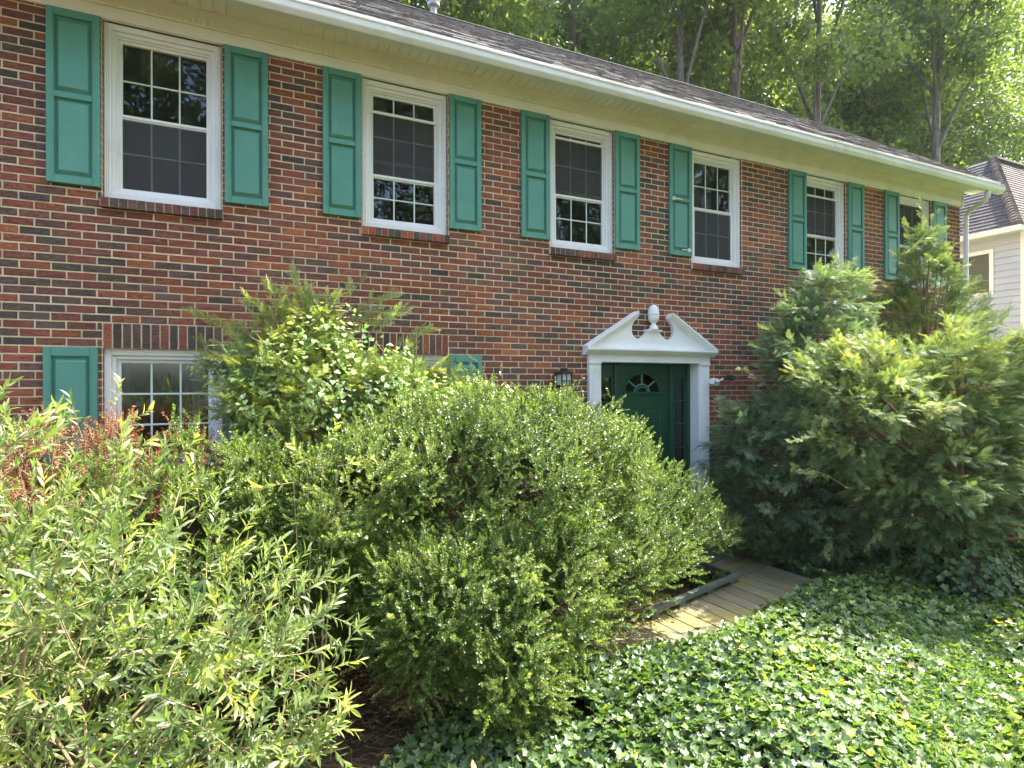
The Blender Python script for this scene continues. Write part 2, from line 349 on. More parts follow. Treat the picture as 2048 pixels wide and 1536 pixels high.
def scatter(tpls, P, Z, scale, tint, Nh=None, rng=RNG):
    """place a random template at each P with its long axis along Z (and its face towards Nh when given)"""
    P = np.asarray(P, float); Z = norm(np.asarray(Z, float)); k = len(P)
    h = rng.normal(size=(k, 3)) if Nh is None else np.asarray(Nh, float) + 1e-4
    Xa = norm(np.cross(h, Z)); Ya = np.cross(Z, Xa)
    which = rng.integers(0, len(tpls), k); parts = []
    for ti, T in enumerate(tpls):
        ix = np.nonzero(which == ti)[0]
        if len(ix) == 0: continue
        sc = np.asarray(scale)[ix][:, None, None]
        V = (T.V[None, :, 0:1] * Xa[ix][:, None, :] + T.V[None, :, 1:2] * Ya[ix][:, None, :] + T.V[None, :, 2:3] * Z[ix][:, None, :]) * sc + P[ix][:, None, :]
        n = len(T.V)
        Lp = (T.L[None, :] + (np.arange(len(ix)) * n)[:, None]).ravel()
        tt = np.clip(T.T[None, :] + np.asarray(tint)[ix][:, None], 0.0, 1.0).ravel()
        parts.append((V.reshape(-1, 3), Lp, np.tile(T.cnt, len(ix)), tt, np.tile(T.M, len(ix))))
    return parts

def mesh_parts(name, parts, mats, parent=None):
    V = np.concatenate([p[0] for p in parts]); off = 0; Ls = []
    for p in parts: Ls.append(p[1] + off); off += len(p[0])
    L = np.concatenate(Ls).astype(np.int32); C = np.concatenate([p[2] for p in parts]).astype(np.int32)
    T = np.concatenate([p[3] for p in parts]).astype(np.float32); Mi = np.concatenate([p[4] for p in parts]).astype(np.int32)
    me = bpy.data.meshes.new(name)
    me.vertices.add(len(V)); me.vertices.foreach_set('co', V.astype(np.float32).ravel())
    me.loops.add(len(L)); me.loops.foreach_set('vertex_index', L)
    me.polygons.add(len(C)); me.polygons.foreach_set('loop_start', np.concatenate([[0], np.cumsum(C)[:-1]]).astype(np.int32))
    if Mi.max() > 0: me.polygons.foreach_set('material_index', Mi)
    me.update(calc_edges=True)
    a = me.attributes.new('tint', 'FLOAT', 'POINT'); a.data.foreach_set('value', T)
    return link(name, me, mats, parent)

_PH = RNG.uniform(0, 6.28, (12, 3)); _DR = norm(RNG.normal(size=(12, 3)))
def wob(P, freq):
    """cheap smooth 3-D noise in -1..1"""
    s = np.zeros(len(P))
    for i in range(12): s += np.sin((P @ _DR[i]) * freq * (0.6 + 0.12 * i) + _PH[i, 0])
    return s / 4.0

def blob_points(blobs, n, jitter=0.12, freq=9.0, depth=0.25, keep=None, rng=RNG):
    """points and outward normals near the lumpy outside of a union of ellipsoids (cx,cy,cz,rx,ry,rz)"""
    B = np.array(blobs, float); area = (B[:, 3] * B[:, 4] * B[:, 5]) ** (2 / 3); area /= area.sum()
    outP = []; outN = []; tot = 0
    while tot < n:
        k = n
        bi = rng.choice(len(B), k, p=area); d = norm(rng.normal(size=(k, 3)))
        C = B[bi, :3]; R = B[bi, 3:]; P0 = C + d * R
        f = 1 + jitter * wob(P0, freq) - depth * rng.random(k) ** 2
        P = C + d * R * f[:, None]; Nn = norm(d / R)
        ok = np.ones(k, bool)
        for j in range(len(B)):
            q = (P - B[j, :3]) / B[j, 3:]; ok &= (bi == j) | (np.einsum('ij,ij->i', q, q) > (0.78) ** 2)
        if keep is not None: ok &= keep(P)
        outP.append(P[ok]); outN.append(Nn[ok]); tot += ok.sum()
    P = np.concatenate(outP)[:n]; Nn = np.concatenate(outN)[:n]
    return P, Nn

def leaf2(T, base, d, nrm, L, W, fold, t, m=0):
    """one leaf of two triangles folded along its midrib"""
    base = np.array(base, float); d = norm(np.array(d, float)); x = norm(np.cross(nrm, d)); y = np.cross(d, x)
    a = base; b = base + d * L * .5 + x * W / 2 + y * fold; c = base + d * L; e = base + d * L * .5 - x * W / 2 + y * fold
    T.add([a, b, c, e], [(0, 1, 2), (0, 2, 3)], t, m)

def twig_tpl(seed, length, nleaf, L, W, stemr=0.0015, spread=0.9, whorl=2, droop=0.0, tipb=0.15, tj=0.12):
    r = random.Random(seed); T = Tpl()
    cx = r.uniform(-.12, .12); cy = r.uniform(-.12, .12)
    def at(s): return np.array((cx * length * s * s, cy * length * s * s - droop * length * s * s, length * s))
    if stemr:
        pts = [at(i / 3) for i in range(4)]; vs = []; fs = []
        for p in pts:
            for k in range(3): vs.append((p[0] + stemr * cos(2.1 * k), p[1] + stemr * sin(2.1 * k), p[2]))
        for i in range(3):
            for k in range(3): fs.append((i * 3 + k, i * 3 + (k + 1) % 3, i * 3 + 3 + (k + 1) % 3, i * 3 + 3 + k))
        T.add(vs, fs, 0.5, 1)
    for i in range(nleaf):
        s = 0.12 + 0.88 * (i // whorl) / max(1, (nleaf // whorl) - 1); s = min(s, 1)
        az = (i % whorl) * 2 * pi / whorl + (i // whorl) * 1.9 + r.uniform(-.5, .5)
        out = np.array((cos(az), sin(az), 0)); up = np.array((0, 0, 1.0))
        a = spread * (1 - 0.45 * s) + r.uniform(-.25, .25)
        d = out * sin(a) + up * cos(a); nr = up * sin(a) - out * cos(a) + np.array((r.uniform(-.3, .3), r.uniform(-.3, .3), r.uniform(-.3, .3)))
        sz = r.uniform(.7, 1.15) * (1 - .3 * s)
        leaf2(T, at(s), d, -nr, L * sz, W * sz, W * .12, r.uniform(-tj, tj) + tipb * s)
    return T.fin()

def long_leaf(T, base, d, nrm, L, W, curve, t, n=4, cup=.15):
    base = np.array(base, float); d = norm(np.array(d, float)); x = norm(np.cross(nrm, d)); y = np.cross(d, x)
    vs = []; fs = []
    for i in range(n + 1):
        s = i / n; c = base + d * L * s + y * (-curve * L * s * s); wd = W / 2 * (sin(pi * min(1, (s * .86 + .10))) ** .8 if i < n else 0.02)
        if i == 0: wd = W * .08
        vs += [c - x * wd + y * wd * cup * 2, c, c + x * wd + y * wd * cup * 2]
    for i in range(n):
        a = 3 * i; fs += [(a, a + 1, a + 4, a + 3), (a + 1, a + 2, a + 5, a + 4)]
    T.add(vs, fs, t)

def shoot_tpl(seed, length=.34, n=16, L=.078, W=.017):
    r = random.Random(seed); T = Tpl()
    cx = r.uniform(-.2, .2); cy = r.uniform(-.2, .2)
    def at(s): return np.array((cx * length * s * s, cy * length * s * s, length * s))
    pts = [at(i / 4) for i in range(5)]; vs = []; fs = []
    for i, p in enumerate(pts):
        rr = .0032 * (1 - .7 * i / 4)
        for k in range(4): vs.append((p[0] + rr * cos(1.57 * k), p[1] + rr * sin(1.57 * k), p[2]))
    for i in range(4):
        for k in range(4): fs.append((i * 4 + k, i * 4 + (k + 1) % 4, i * 4 + 4 + (k + 1) % 4, i * 4 + 4 + k))
    T.add(vs, fs, .5, 1)
    for i in range(n):
        s = .15 + .85 * (i / (n - 1)) ** .8; az = i * 2.4 + r.uniform(-.4, .4)
        out = np.array((cos(az), sin(az), 0)); up = np.array((0, 0, 1.))
        a = 1.15 - .75 * s + r.uniform(-.2, .25)
        d = out * sin(a) + up * cos(a); nr = up * sin(a) - out * cos(a)
        sz = r.uniform(.65, 1.15)
        long_leaf(T, at(s), d, nr + .3 * np.array([r.uniform(-1, 1) for _ in range(3)]), L * sz, W * sz * r.uniform(.8, 1.2), r.uniform(-.02, .35), r.uniform(-.16, .16) + .18 * (s > .8))
    return T.fin()

def frond_tpl(seed, L=.17, n=11, wid=.0068):
    """flat feathery conifer spray: a rib with tapering side branchlets that branch once more"""
    r = random.Random(seed); T = Tpl()
    bend = r.uniform(.05, .3)
    def at(s): return np.array((0.02 * sin(3 * s) * L, -bend * L * s * s, L * s))
    def sliver(a, b, w, t):
        a = np.array(a); b = np.array(b); d = norm(b - a); x = norm(np.cross((0, 1, 0), d)); m = a + (b - a) * .4
        T.add([a, m + x * w, b, m - x * w], [(0, 1, 2, 3)], t)
    sliver(at(0), at(.55), wid * .5, -.1); sliver(at(.5), at(1), wid * .6, .1)
    for i in range(n):
        s = .1 + .85 * i / n; side = 1 if i % 2 else -1; a = r.uniform(.55, .85)
        ll = L * .48 * (1 - s * .75) * r.uniform(.75, 1.15); p = at(s)
        d = np.array((side * sin(a), -bend * .8 + r.uniform(-.12, .12), cos(a))); e = p + d * ll
        t = r.uniform(-.1, .1) + .1 * s
        sliver(p, e, wid * .75, t)
        for q in (.35, .6):
            pp = p + d * ll * q
            for sd in (1, -1):
                dd = np.array((d[0] * .6 + sd * .55 * cos(a), d[1] - .05, d[2] * .6 + .35)); sliver(pp, pp + dd * ll * .34, wid * .5, t + .08)
    return T.fin()

def ivy_tpl(seed, R=.032):
    r = random.Random(seed); T = Tpl()
    ang = [-90, -50, -18, 12, 45, 68, 90, 112, 135, 168, 198, 230]; rad = [.3, .8, .66, 1.0, .70, .76, 1.22, .76, .70, 1.0, .66, .8]
    pts = []
    for a, q in zip(ang, rad):
        q *= r.uniform(.88, 1.1); a = radians(a); x = q * cos(a) * R; z = q * sin(a) * R + .3 * R
        pts.append((x, -.25 * abs(x) - .25 * (x * x + z * z) / R * r.uniform(.5, 1.6), z))
    vs = [(0, 0, .2 * R)] + pts; n = len(pts)
    T.add(vs, [(0, 1 + i, 1 + (i + 1) % n) for i in range(n)], r.uniform(-.08, .08)); return T.fin()

def heart_tpl(seed, R=.034):
    r = random.Random(seed); T = Tpl()
    out = [(0, 0), (.45, -.28), (.85, .0), (.8, .5), (.4, 1.05), (0, 1.6), (-.4, 1.05), (-.8, .5), (-.85, 0), (-.45, -.28)]
    c = r.uniform(.05, .35)
    pts = [(x * R * r.uniform(.9, 1.1), -c * abs(x) * R - c * .3 * z * z * R, z * R) for x, z in out]
    vs = [(0, 0, .5 * R)] + pts; n = len(pts)
    T.add(vs, [(0, 1 + i, 1 + (i + 1) % n) for i in range(n)], r.uniform(-.08, .08)); return T.fin()

def puff_tpl(seed, n=9, spread=.16, L=.13, W=.085, tj=.2):
    """handful of tree leaves around a twig end"""
    r = random.Random(seed); T = Tpl()
    for i in range(n):
        p = np.array([r.gauss(0, spread * .5) for _ in range(3)]); d = np.array([r.gauss(0, 1), r.gauss(0, 1), r.gauss(0, .5)])
        nr = np.array([r.gauss(0, .6), r.gauss(0, .6), 1]); leaf2(T, p, d, nr, L * r.uniform(.7, 1.2), W * r.uniform(.7, 1.2), .012, r.uniform(-tj, tj))
    return T.fin()

def needle_tpl(seed, n=26, L=.22):
    r = random.Random(seed); T = Tpl()
    for i in range(n):
        d = norm(np.array((r.gauss(0, .7), r.gauss(0, .7), r.uniform(.1, 1)))); x = norm(np.cross(d, (0.1, .3, 1)))
        a = np.zeros(3); b = d * L * r.uniform(.7, 1.1)
        T.add([a - x * .006, a + x * .006, b], [(0, 1, 2)], r.uniform(-.2, .2))
    return T.fin()

# ------------------------------------------------------------------ ground
GZ = -2.66
def gz(x, y): return GZ + .04 * sin(x * 1.3 + 1) + .03 * sin(y * 1.7) - .015 * max(0, -y - 6)
def make_ground():
    xs = np.concatenate([np.linspace(-260, -8, 12), np.linspace(-6, 20, 66), np.linspace(26, 320, 14)])
    ys = np.concatenate([np.linspace(-220, -12, 10), np.linspace(-10, 10, 50), np.linspace(16, 320, 14)])
    vs = [(x, y, gz(x, y) + random.uniform(-.01, .01)) for y in ys for x in xs]; n = len(xs)
    fs = [(j * n + i, j * n + i + 1, (j + 1) * n + i + 1, (j + 1) * n + i) for j in range(len(ys) - 1) for i in range(n - 1)]
    me = bpy.data.meshes.new('ground'); me.from_pydata(vs, [], fs)
    me.polygons.foreach_set('use_smooth', [True] * len(fs))
    return tag(link('ground', me, M['ground']), kind='structure')
make_ground()

# ------------------------------------------------------------------ the brick house
HX0, HX1 = -3.4, 12.92            # facade from left (beyond frame) to its right corner
CH = .2032 / 3                    # brick course height
WX = [.650, 2.765, 4.86, 6.935, 9.06, 11.20]; WW = .885
OPEN = [(x, x + WW, 14 * CH, 2.70) for x in WX] + [(x, x + WW, -1.24, 0.0) for x in WX[:2]] + [(5.36, 7.20, -2.72, -2 * CH)]
house = empty('brick_house', (HX0, 0, GZ))
tag(house, 'red brick two-storey house with teal green shutters and a white gutter', 'house')

def cut_intervals(a, b, z0, z1):
    iv = [(a, b)]
    for x0, x1, oz0, oz1 in OPEN:
        if z1 > oz0 + .01 and z0 < oz1 - .01:
            nv = []
            for p, q in iv:
                if q <= x0 or p >= x1: nv.append((p, q)); continue
                if p < x0: nv.append((p, x0))
                if q > x1: nv.append((x1, q))
            iv = nv
    return [(p, q) for p, q in iv if q - p > .02]

BRP = [((.340, .116, .080), 5), ((.300, .112, .084), 5), ((.250, .104, .085), 4), ((.380, .128, .072), 3), ((.44, .152, .076), 1.4), ((.210, .114, .098), 3.4),
       ((.150, .105, .088), 2.5), ((.116, .093, .082), 1.6), ((.170, .113, .095), 2.2)]
def brick_col(dark=0.0, x=None, z=None):
    k = 1.0
    if x is not None:
        q = np.array([[x, 3.0, z * 1.6]]); dark += max(-.18, .28 * float(wob(q, 1.6)[0])); k += .05 * float(wob(q + 7, 1.1)[0])
        for wx in WX:
            if wx - .05 < x < wx + WW + .05 and .3 < z < .95 and random.random() < .5: k *= .86          # run-off grime below a sill
    ws = [wt * max(.05, 1 + dark * 4 if sum(c) < .385 else 1) for c, wt in BRP]
    c = random.choices([c for c, _ in BRP], ws)[0]; k *= random.uniform(.86, 1.16); return tuple(v * k * random.uniform(.96, 1.04) for v in c)

def make_wall():
    mb = MB(); G = .0120; off = .0055
    k0 = int(-2.72 / CH) - 1; k1 = int(2.70 / CH)
    for k in range(k0, k1 + 1):
        z0 = k * CH; z1 = z0 + CH; sh = 0.0 if k % 2 else .1016
        j = int(HX0 / .2032) - 1; drift = random.uniform(-.004, .004)
        while j * .2032 + sh < HX1:
            a = max(HX0, j * .2032 + sh + drift); b = min(HX1, (j + 1) * .2032 + sh + drift)
            if b - a > .02:
                for p, q in cut_intervals(a, b, z0, z1):
                    e = random.uniform(-.0012, .0012); y = random.uniform(-.004, .001); c = brick_col(0, (p + q) / 2, z0)
                    mb.cbox(p + G / 2 + random.uniform(-.001, .001), q - G / 2, y, .03, z0 + G / 2 + e, z1 - G / 2 + e, .003, c)
            j += 1
    # flat lintels of upright bricks over the two lower windows
    for x in WX[:2]:
        n = 13; wdt = WW / n
        for i in range(n):
            mb.cbox(x + i * wdt + G / 2, x + (i + 1) * wdt - G / 2, random.uniform(-.006, -.002), .05, -.215 + .004, -G / 2, .003, brick_col(.8))
    # mortar sheet behind the bricks with holes for the openings, and the returns of those holes
    xs = sorted({HX0, HX1} | {v for o in OPEN for v in o[:2]}); zs = sorted({-2.80, 2.70} | {o[2] for o in OPEN} | {o[3] for o in OPEN if o[3] < 2.7} | {-.215})
    def hole(x, z):
        for x0, x1, a, b in OPEN:
            if x0 < x < x1 and a < z < (b if b != 0.0 else -.215): return True
        return False
    Y = .0035
    for i in range(len(xs) - 1):
        for j in range(len(zs) - 1):
            if not hole((xs[i] + xs[i + 1]) / 2, (zs[j] + zs[j + 1]) / 2):
                mb.face([(xs[i], Y, zs[j]), (xs[i + 1], Y, zs[j]), (xs[i + 1], Y, zs[j + 1]), (xs[i], Y, zs[j + 1])], m=1)
    for x0, x1, a, b in OPEN:
        b = b if b != 0.0 else -.215
        mb.face([(x0, Y, a), (x0, .2, a), (x0, .2, b), (x0, Y, b)], m=1); mb.face([(x1, Y, a), (x1, Y, b), (x1, .2, b), (x1, .2, a)], m=1)
        mb.face([(x0, Y, b), (x0, .2, b), (x1, .2, b), (x1, Y, b)], m=1)
        kk = int(math.floor(a / CH)); z = kk * CH                              # brick ends seen in the returns
        while z < b - .01:
            for xx, sg in ((x0, 1), (x1, -1)):
                if z >= a - .01:
                    c = brick_col(); mb.box(min(xx, xx + sg * .004), max(xx, xx + sg * .004), .012, .09, z + G / 2, z + CH - G / 2, c)
            z += CH
    # right-hand gable wall and back wall
    mb.face([(HX1 - .01, .008, -2.8), (HX1 - .01, 7.8, -2.8), (HX1 - .01, 7.8, 2.9), (HX1 - .01, 3.9, 5.8), (HX1 - .01, .008, 2.9)], m=1)
    mb.face([(HX0, 7.8, -2.8), (HX1, 7.8, -2.8), (HX1, 7.8, 2.9), (HX0, 7.8, 2.9)], m=1)
    mb.face([(HX0, .008, -2.8), (HX0, 7.8, -2.8), (HX0, 7.8, 2.9), (HX0, 3.9, 5.8), (HX0, .008, 2.9)], m=1)
    return mb.build('wall', [M['brick'], M['mortar']], house, col=True)
make_wall()

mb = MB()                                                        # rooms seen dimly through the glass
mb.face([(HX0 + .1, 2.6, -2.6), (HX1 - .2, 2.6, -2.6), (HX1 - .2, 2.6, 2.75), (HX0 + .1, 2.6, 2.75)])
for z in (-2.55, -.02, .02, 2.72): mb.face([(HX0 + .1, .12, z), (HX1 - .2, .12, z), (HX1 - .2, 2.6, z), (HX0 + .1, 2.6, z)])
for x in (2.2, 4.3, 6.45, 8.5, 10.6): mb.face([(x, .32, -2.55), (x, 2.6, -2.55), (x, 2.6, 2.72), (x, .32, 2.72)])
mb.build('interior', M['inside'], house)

# brick sills under the upper windows (rowlock bricks standing proud)
for x in WX:
    mb = MB(); n = 14; a = x - .01; b = x + WW + .01; wdt = (b - a) / n
    for i in range(n):
        p = a + i * wdt + .004; q = a + (i + 1) * wdt - .004; yy = -.042 + random.uniform(-.003, .003); zt = 1.052; zb = .952
        pr = [(yy, zb + .002), (yy + .004, zb), (.06, zb), (.06, zt), (yy + .004, zt - .018), (yy, zt - .022)]
        mb.extrude_x(pr, p, q, brick_col(1.0))
    mb.extrude_x([(-.036, .958), (.06, .958), (.06, 1.05), (-.036, 1.026)], a, b, m=1)
    mb.build('window_sill', [M['brick'], M['mortar']], house, col=True)

# ---- windows
def frame_ring(mb, x0, x1, z0, z1, w, y0, y1, b=.003, bot=None):
    bw = bot if bot else w
    mb.cbox(x0, x0 + w, y0, y1, z0, z1, b); mb.cbox(x1 - w, x1, y0, y1, z0, z1, b)
    mb.cbox(x0 + w, x1 - w, y0 + .001, y1, z1 - w, z1, b); mb.cbox(x0 + w, x1 - w, y0 + .001, y1, z0, z0 + bw, b)

def grid_bars(mb, x0, x1, z0, z1, nx, nz, y, w=.013):
    for i in range(1, nx): c = x0 + (x1 - x0) * i / nx; mb.cbox(c - w / 2, c + w / 2, y - .004, y + .004, z0, z1, .002)
    for i in range(1, nz): c = z0 + (z1 - z0) * i / nz; mb.cbox(x0, x1, y - .0055, y + .0055, c - w / 2, c + w / 2, .002)

def window(x, z0, z1, rails, kind, lower=False):
    """z0..z1 outer casing; glass x+.125 .. x+.75"""
    mb = MB(); x1 = x + WW
    frame_ring(mb, x + .001, x1 - .001, z0, z1, .052, .035, .14, .004)
    frame_ring(mb, x + .052, x1 - .052, z0 + .045, z1 - .052, .034, .055, .15, .004)
    frame_ring(mb, x + .085, x1 - .085, z0 + .062, z1 - .085, .016, .072, .15, .003)
    for k in range(3):                                           # moulded grooves of the head and sides
        mb.cbox(x + .010 + k * .014, x + .018 + k * .014, .031, .04, z0 + .03, z1 - .01, .002)
        mb.cbox(x1 - .018 - k * .014, x1 - .010 - k * .014, .031, .04, z0 + .03, z1 - .01, .002)
    win = mb.build('window', M['white'], house)
    gx0 = x + .101; gx1 = x1 - .101; ga = z0 + .078; gb = z1 - .101
    mid = rails['meet']
    up = MB(); frame_ring(up, gx0, gx1, mid - .02, gb, .026, .088, .12, .003)
    us = up.build('upper_sash', M['white'], win)
    lo = MB(); frame_ring(lo, gx0, gx1, ga, mid + .02, .026, .075 if kind != 'plain' else .078, .112, .003)
    ls = lo.build('lower_sash', M['white'], win)
    if kind == 'storm':
        sr = MB(); sr.cbox(gx0, gx1, .070, .09, rails['top'] - .014, rails['top'] + .014, .003); sr.build('screen_rail', M['white'], win)
        gm = MB(); zt = rails['inner']; gm.cbox(gx0 + .02, gx1 - .02, .118, .145, zt - .03, zt + .012, .003)
        gm.build('inner_sash_rail', M['trim'], win)
    g = MB()
    a0 = gx0 + .024; a1 = gx1 - .024
    grid_bars(g, a0, a1, mid, gb - .024, 3, 2, .104); grid_bars(g, a0, a1, ga + .024, mid, 3, 2, .094)
    g.build('grille', M['muntin'], win)
    for nm, za, zb, yy in (('glass_pane', mid, gb - .02, .110), ('glass_pane', ga + .02, mid, .1005)):
        p = MB(); e = [random.uniform(-.003, .003) for _ in range(4)]; p.face([(a0 - .01, yy + e[0], za), (a1 + .01, yy + e[1], za), (a1 + .01, yy + e[2], zb), (a0 - .01, yy + e[0] + e[2] - e[1], zb)]); p.build(nm, M['glass'], win)
    sc = MB()
    if kind == 'plain': sc.box(a0, a1, .0845, .0855, ga + .02, mid - .02)
    elif kind == 'storm': sc.box(a0, a1, .0825, .0835, mid + .02, rails['top'])
    if kind in ('plain', 'storm') and sc.v: sc.build('insect_screen', M['screen'], win)
    return win

window(WX[0], 1.05, 2.52, dict(meet=1.765), 'plain')
window(WX[1], 1.05, 2.52, dict(meet=1.58, top=2.225, inner=1.755), 'storm')
window(WX[2], 1.05, 2.52, dict(meet=1.67, top=2.34, inner=1.75), 'storm')
window(WX[3], 1.05, 2.52, dict(meet=1.78), 'plain')
window(WX[4], 1.05, 2.52, dict(meet=1.66, top=2.25, inner=1.78), 'storm')
window(WX[5], 1.05, 2.52, dict(meet=1.72, top=2.42, inner=1.8), 'storm')
def low_window(x):
    mb = MB(); x1 = x + WW; z0 = -1.24; z1 = -.217
    frame_ring(mb, x + .001, x1 - .001, z0, z1, .052, .035, .14, .004); frame_ring(mb, x + .052, x1 - .052, z0 + .045, z1 - .052, .034, .055, .15, .004)
    win = mb.build('window', M['white'], house)
    s = MB(); frame_ring(s, x + .086, x1 - .086, z0 + .08, z1 - .086, .03, .078, .112, .003); s.build('sash', M['white'], win)
    g = MB(); grid_bars(g, x + .114, x1 - .114, z0 + .11, z1 - .115, 3, 3, .094, .016); g.build('grille', M['muntin'], win)
    p = MB(); p.box(x + .11, x1 - .11, .102, .105, z0 + .1, z1 - .1); p.build('glass_pane', M['glass'], win)
    for a, b in ((x + .06, x + .15), (x1 - .26, x1 - .06)):
        c = MB(); n = 16; pts = [(a + (b - a) * i / n, .24 + .018 * sin(i * 2.1)) for i in range(n + 1)]
        for i in range(n): c.face([(pts[i][0], pts[i][1], z0), (pts[i + 1][0], pts[i + 1][1], z0), (pts[i + 1][0], pts[i + 1][1], z1 + .02), (pts[i][0], pts[i][1], z1 + .02)])
        c.build('curtain', M['curtain'], win)
for x in WX[:2]: low_window(x)

# ---- shutters (raised two-panel boards screwed to the brick)
def shutter(x0, x1, z0, z1, label=None, hw=False):
    dz = random.uniform(-.006, .006); z0 += dz; z1 += min(0, dz)
    mb = MB(); yb = -.004; yf = -.038; st = .052; rt = .062; rm = .046
    zm = z0 + (z1 - z0) * .505
    zones = [(z0 + rt, zm - rm / 2), (zm + rm / 2, z1 - rt)] if z1 - z0 > 1.2 else [(z0 + rt, z1 - .075)]
    mb.cbox(x0, x0 + st, yf, yb, z0, z1, .004); mb.cbox(x1 - st, x1, yf, yb, z0, z1, .004)
    mb.cbox(x0 + st, x1 - st, yf + .001, yb, z0, zones[0][0], .004); mb.cbox(x0 + st, x1 - st, yf + .001, yb, zones[-1][1], z1, .004)
    if len(zones) == 2: mb.cbox(x0 + st, x1 - st, yf + .001, yb, zones[0][1], zones[1][0], .004)
    for a, b in zones:
        m = [0.0, .010, .018, .044]; ys = [yb - .006, yb - .006, yb - .008, yf + .004]
        prev = None
        for q, y in zip(m, ys):
            X0 = x0 + st + q * .7; X1 = x1 - st - q * .7; r = [(X0, y, a + q), (X1, y, a + q), (X1, y, b - q), (X0, y, b - q)]
            if prev:
                for i in range(4): mb.face([prev[i], prev[(i + 1) % 4], r[(i + 1) % 4], r[i]])
            prev = r
        mb.face(prev)
    # beads beside the panels
    for xx in (x0 + st - .012, x1 - st + .006): mb.cbox(xx, xx + .006, yf - .003, yf + .002, z0 + .03, z1 - .03, .001)
    o = mb.build('shutter', M['green'], house)
    if hw:
        h = MB(); zz = zm - .005; h.cbox(x0 + .03, x0 + .055, yf - .03, yf, zz - .022, zz + .022, .003); h.cbox(x0 + .05, x0 + .19, yf - .012, yf, zz + .0, zz + .012, .002); h.build('shutter_catch', M['white'], o)
        h = MB(); zz = z0 + .075; h.cbox(x1 - .08, x1 - .06, yf - .03, yf, zz - .03, zz + .022, .003); h.cbox(x1 - .17, x1 - .02, yf - .012, yf, zz - .006, zz + .004, .002); h.build('shutter_catch', M['white'], o)
    if label: o['label'] = label
    return o
for x0, x1 in ((.285, .640), (1.558, 1.915), (2.395, 2.750), (3.662, 4.015), (4.495, 4.850), (5.742, 6.100), (8.690, 9.045), (9.965, 10.32), (10.83, 11.185), (12.105, 12.46)):
    shutter(x0, x1, 1.112, 2.522)
shutter(6.562, 6.920, 1.112, 2.515, 'green shutter with two small white catches', True)
shutter(.262, .620, -1.22, -.208); shutter(1.556, 1.914, -1.22, -.208); shutter(2.38, 2.742, -1.22, -.208); shutter(3.662, 4.018, -1.22, -.215)

# ---- frieze, dentils, soffit, fascia, gutter, roof
mb = MB(); fx1 = HX1 + .03
mb.cbox(HX0, fx1, -.022, .02, 2.522, 2.625, .003); mb.cbox(HX0, fx1, -.030, .02, 2.628, 2.775, .003)
for i in range(int((fx1 - HX0) / .046)):
    a = HX0 + i * .046; mb.cbox(a, a + .027, -.0385, -.028, 2.640, 2.690, .003)
for xx in (1.35, 3.72, 6.95, 9.9): mb.box(xx, xx + .003, -.0235, -.02, 2.524, 2.624)
mb.box(fx1 - .03, fx1 + .012, -.030, .35, 2.522, 2.775)
mb.build('frieze_board', M['trim'], house)
mb = MB(); SX1 = 13.27
n = int((SX1 - HX0) / .1016)
for i in range(n):                                               # beaded soffit panels running out from the wall
    a = HX0 + i * .1016; z = 2.776
    mb.box(a + .004, a + .0976, -.365, .0, z, z + .012); mb.box(a - .004, a + .004, -.365, .0, z + .0105, z + .0118)
mb.box(HX0, SX1, -.375, -.330, 2.768, 2.7755)
mb.build('soffit', M['trim'], house)
mb = MB(); mb.box(HX0, SX1, -.395, -.376, 2.70, 2.842); mb.build('fascia', M['gutter_in'], house)
mb = MB(); mb.cbox(HX0, SX1, -.424, -.3955, 2.843, 2.861, .003)
mb.build('drip_edge', M['gutter'], house)
mb = MB()
gp = [(-.396, 2.662), (-.474, 2.662), (-.482, 2.672), (-.500, 2.700), (-.503, 2.712), (-.503, 2.764), (-.511, 2.766), (-.511, 2.775), (-.496, 2.775), (-.496, 2.712), (-.474, 2.675), (-.404, 2.670), (-.404, 2.77), (-.396, 2.77)]
mb.extrude_x(gp, HX0, 13.24)
for xx in (2.9, 5.95, 9.0, 12.05): mb.cbox(xx, xx + .035, -.5065, -.500, 2.705, 2.765, .001)
g = mb.build('gutter', M['gutter'], house)
mb = MB()                                                        # downspout with its swan neck at the right-hand corner
mb.tube([(12.85, -.44, 2.69), (12.85, -.44, 2.60), (12.855, -.425, 2.55), (12.87, -.38, 2.51), (12.90, -.28, 2.475), (12.94, -.15, 2.44), (12.96, -.09, 2.40), (12.965, -.065, 2.34), (12.965, -.06, 2.25), (12.965, -.06, -2.5)], .038, 12)
for z in (2.2, .6, -1.4): mb.box(12.92, 13.01, -.093, -.0, z, z + .03)
mb.build('downspout', M['gutter'], house, smooth=True)
RS = .715; RY0, RZ0 = -.425, 2.862; RYR = 3.9; RZR = RZ0 + RS * (RYR - RY0)
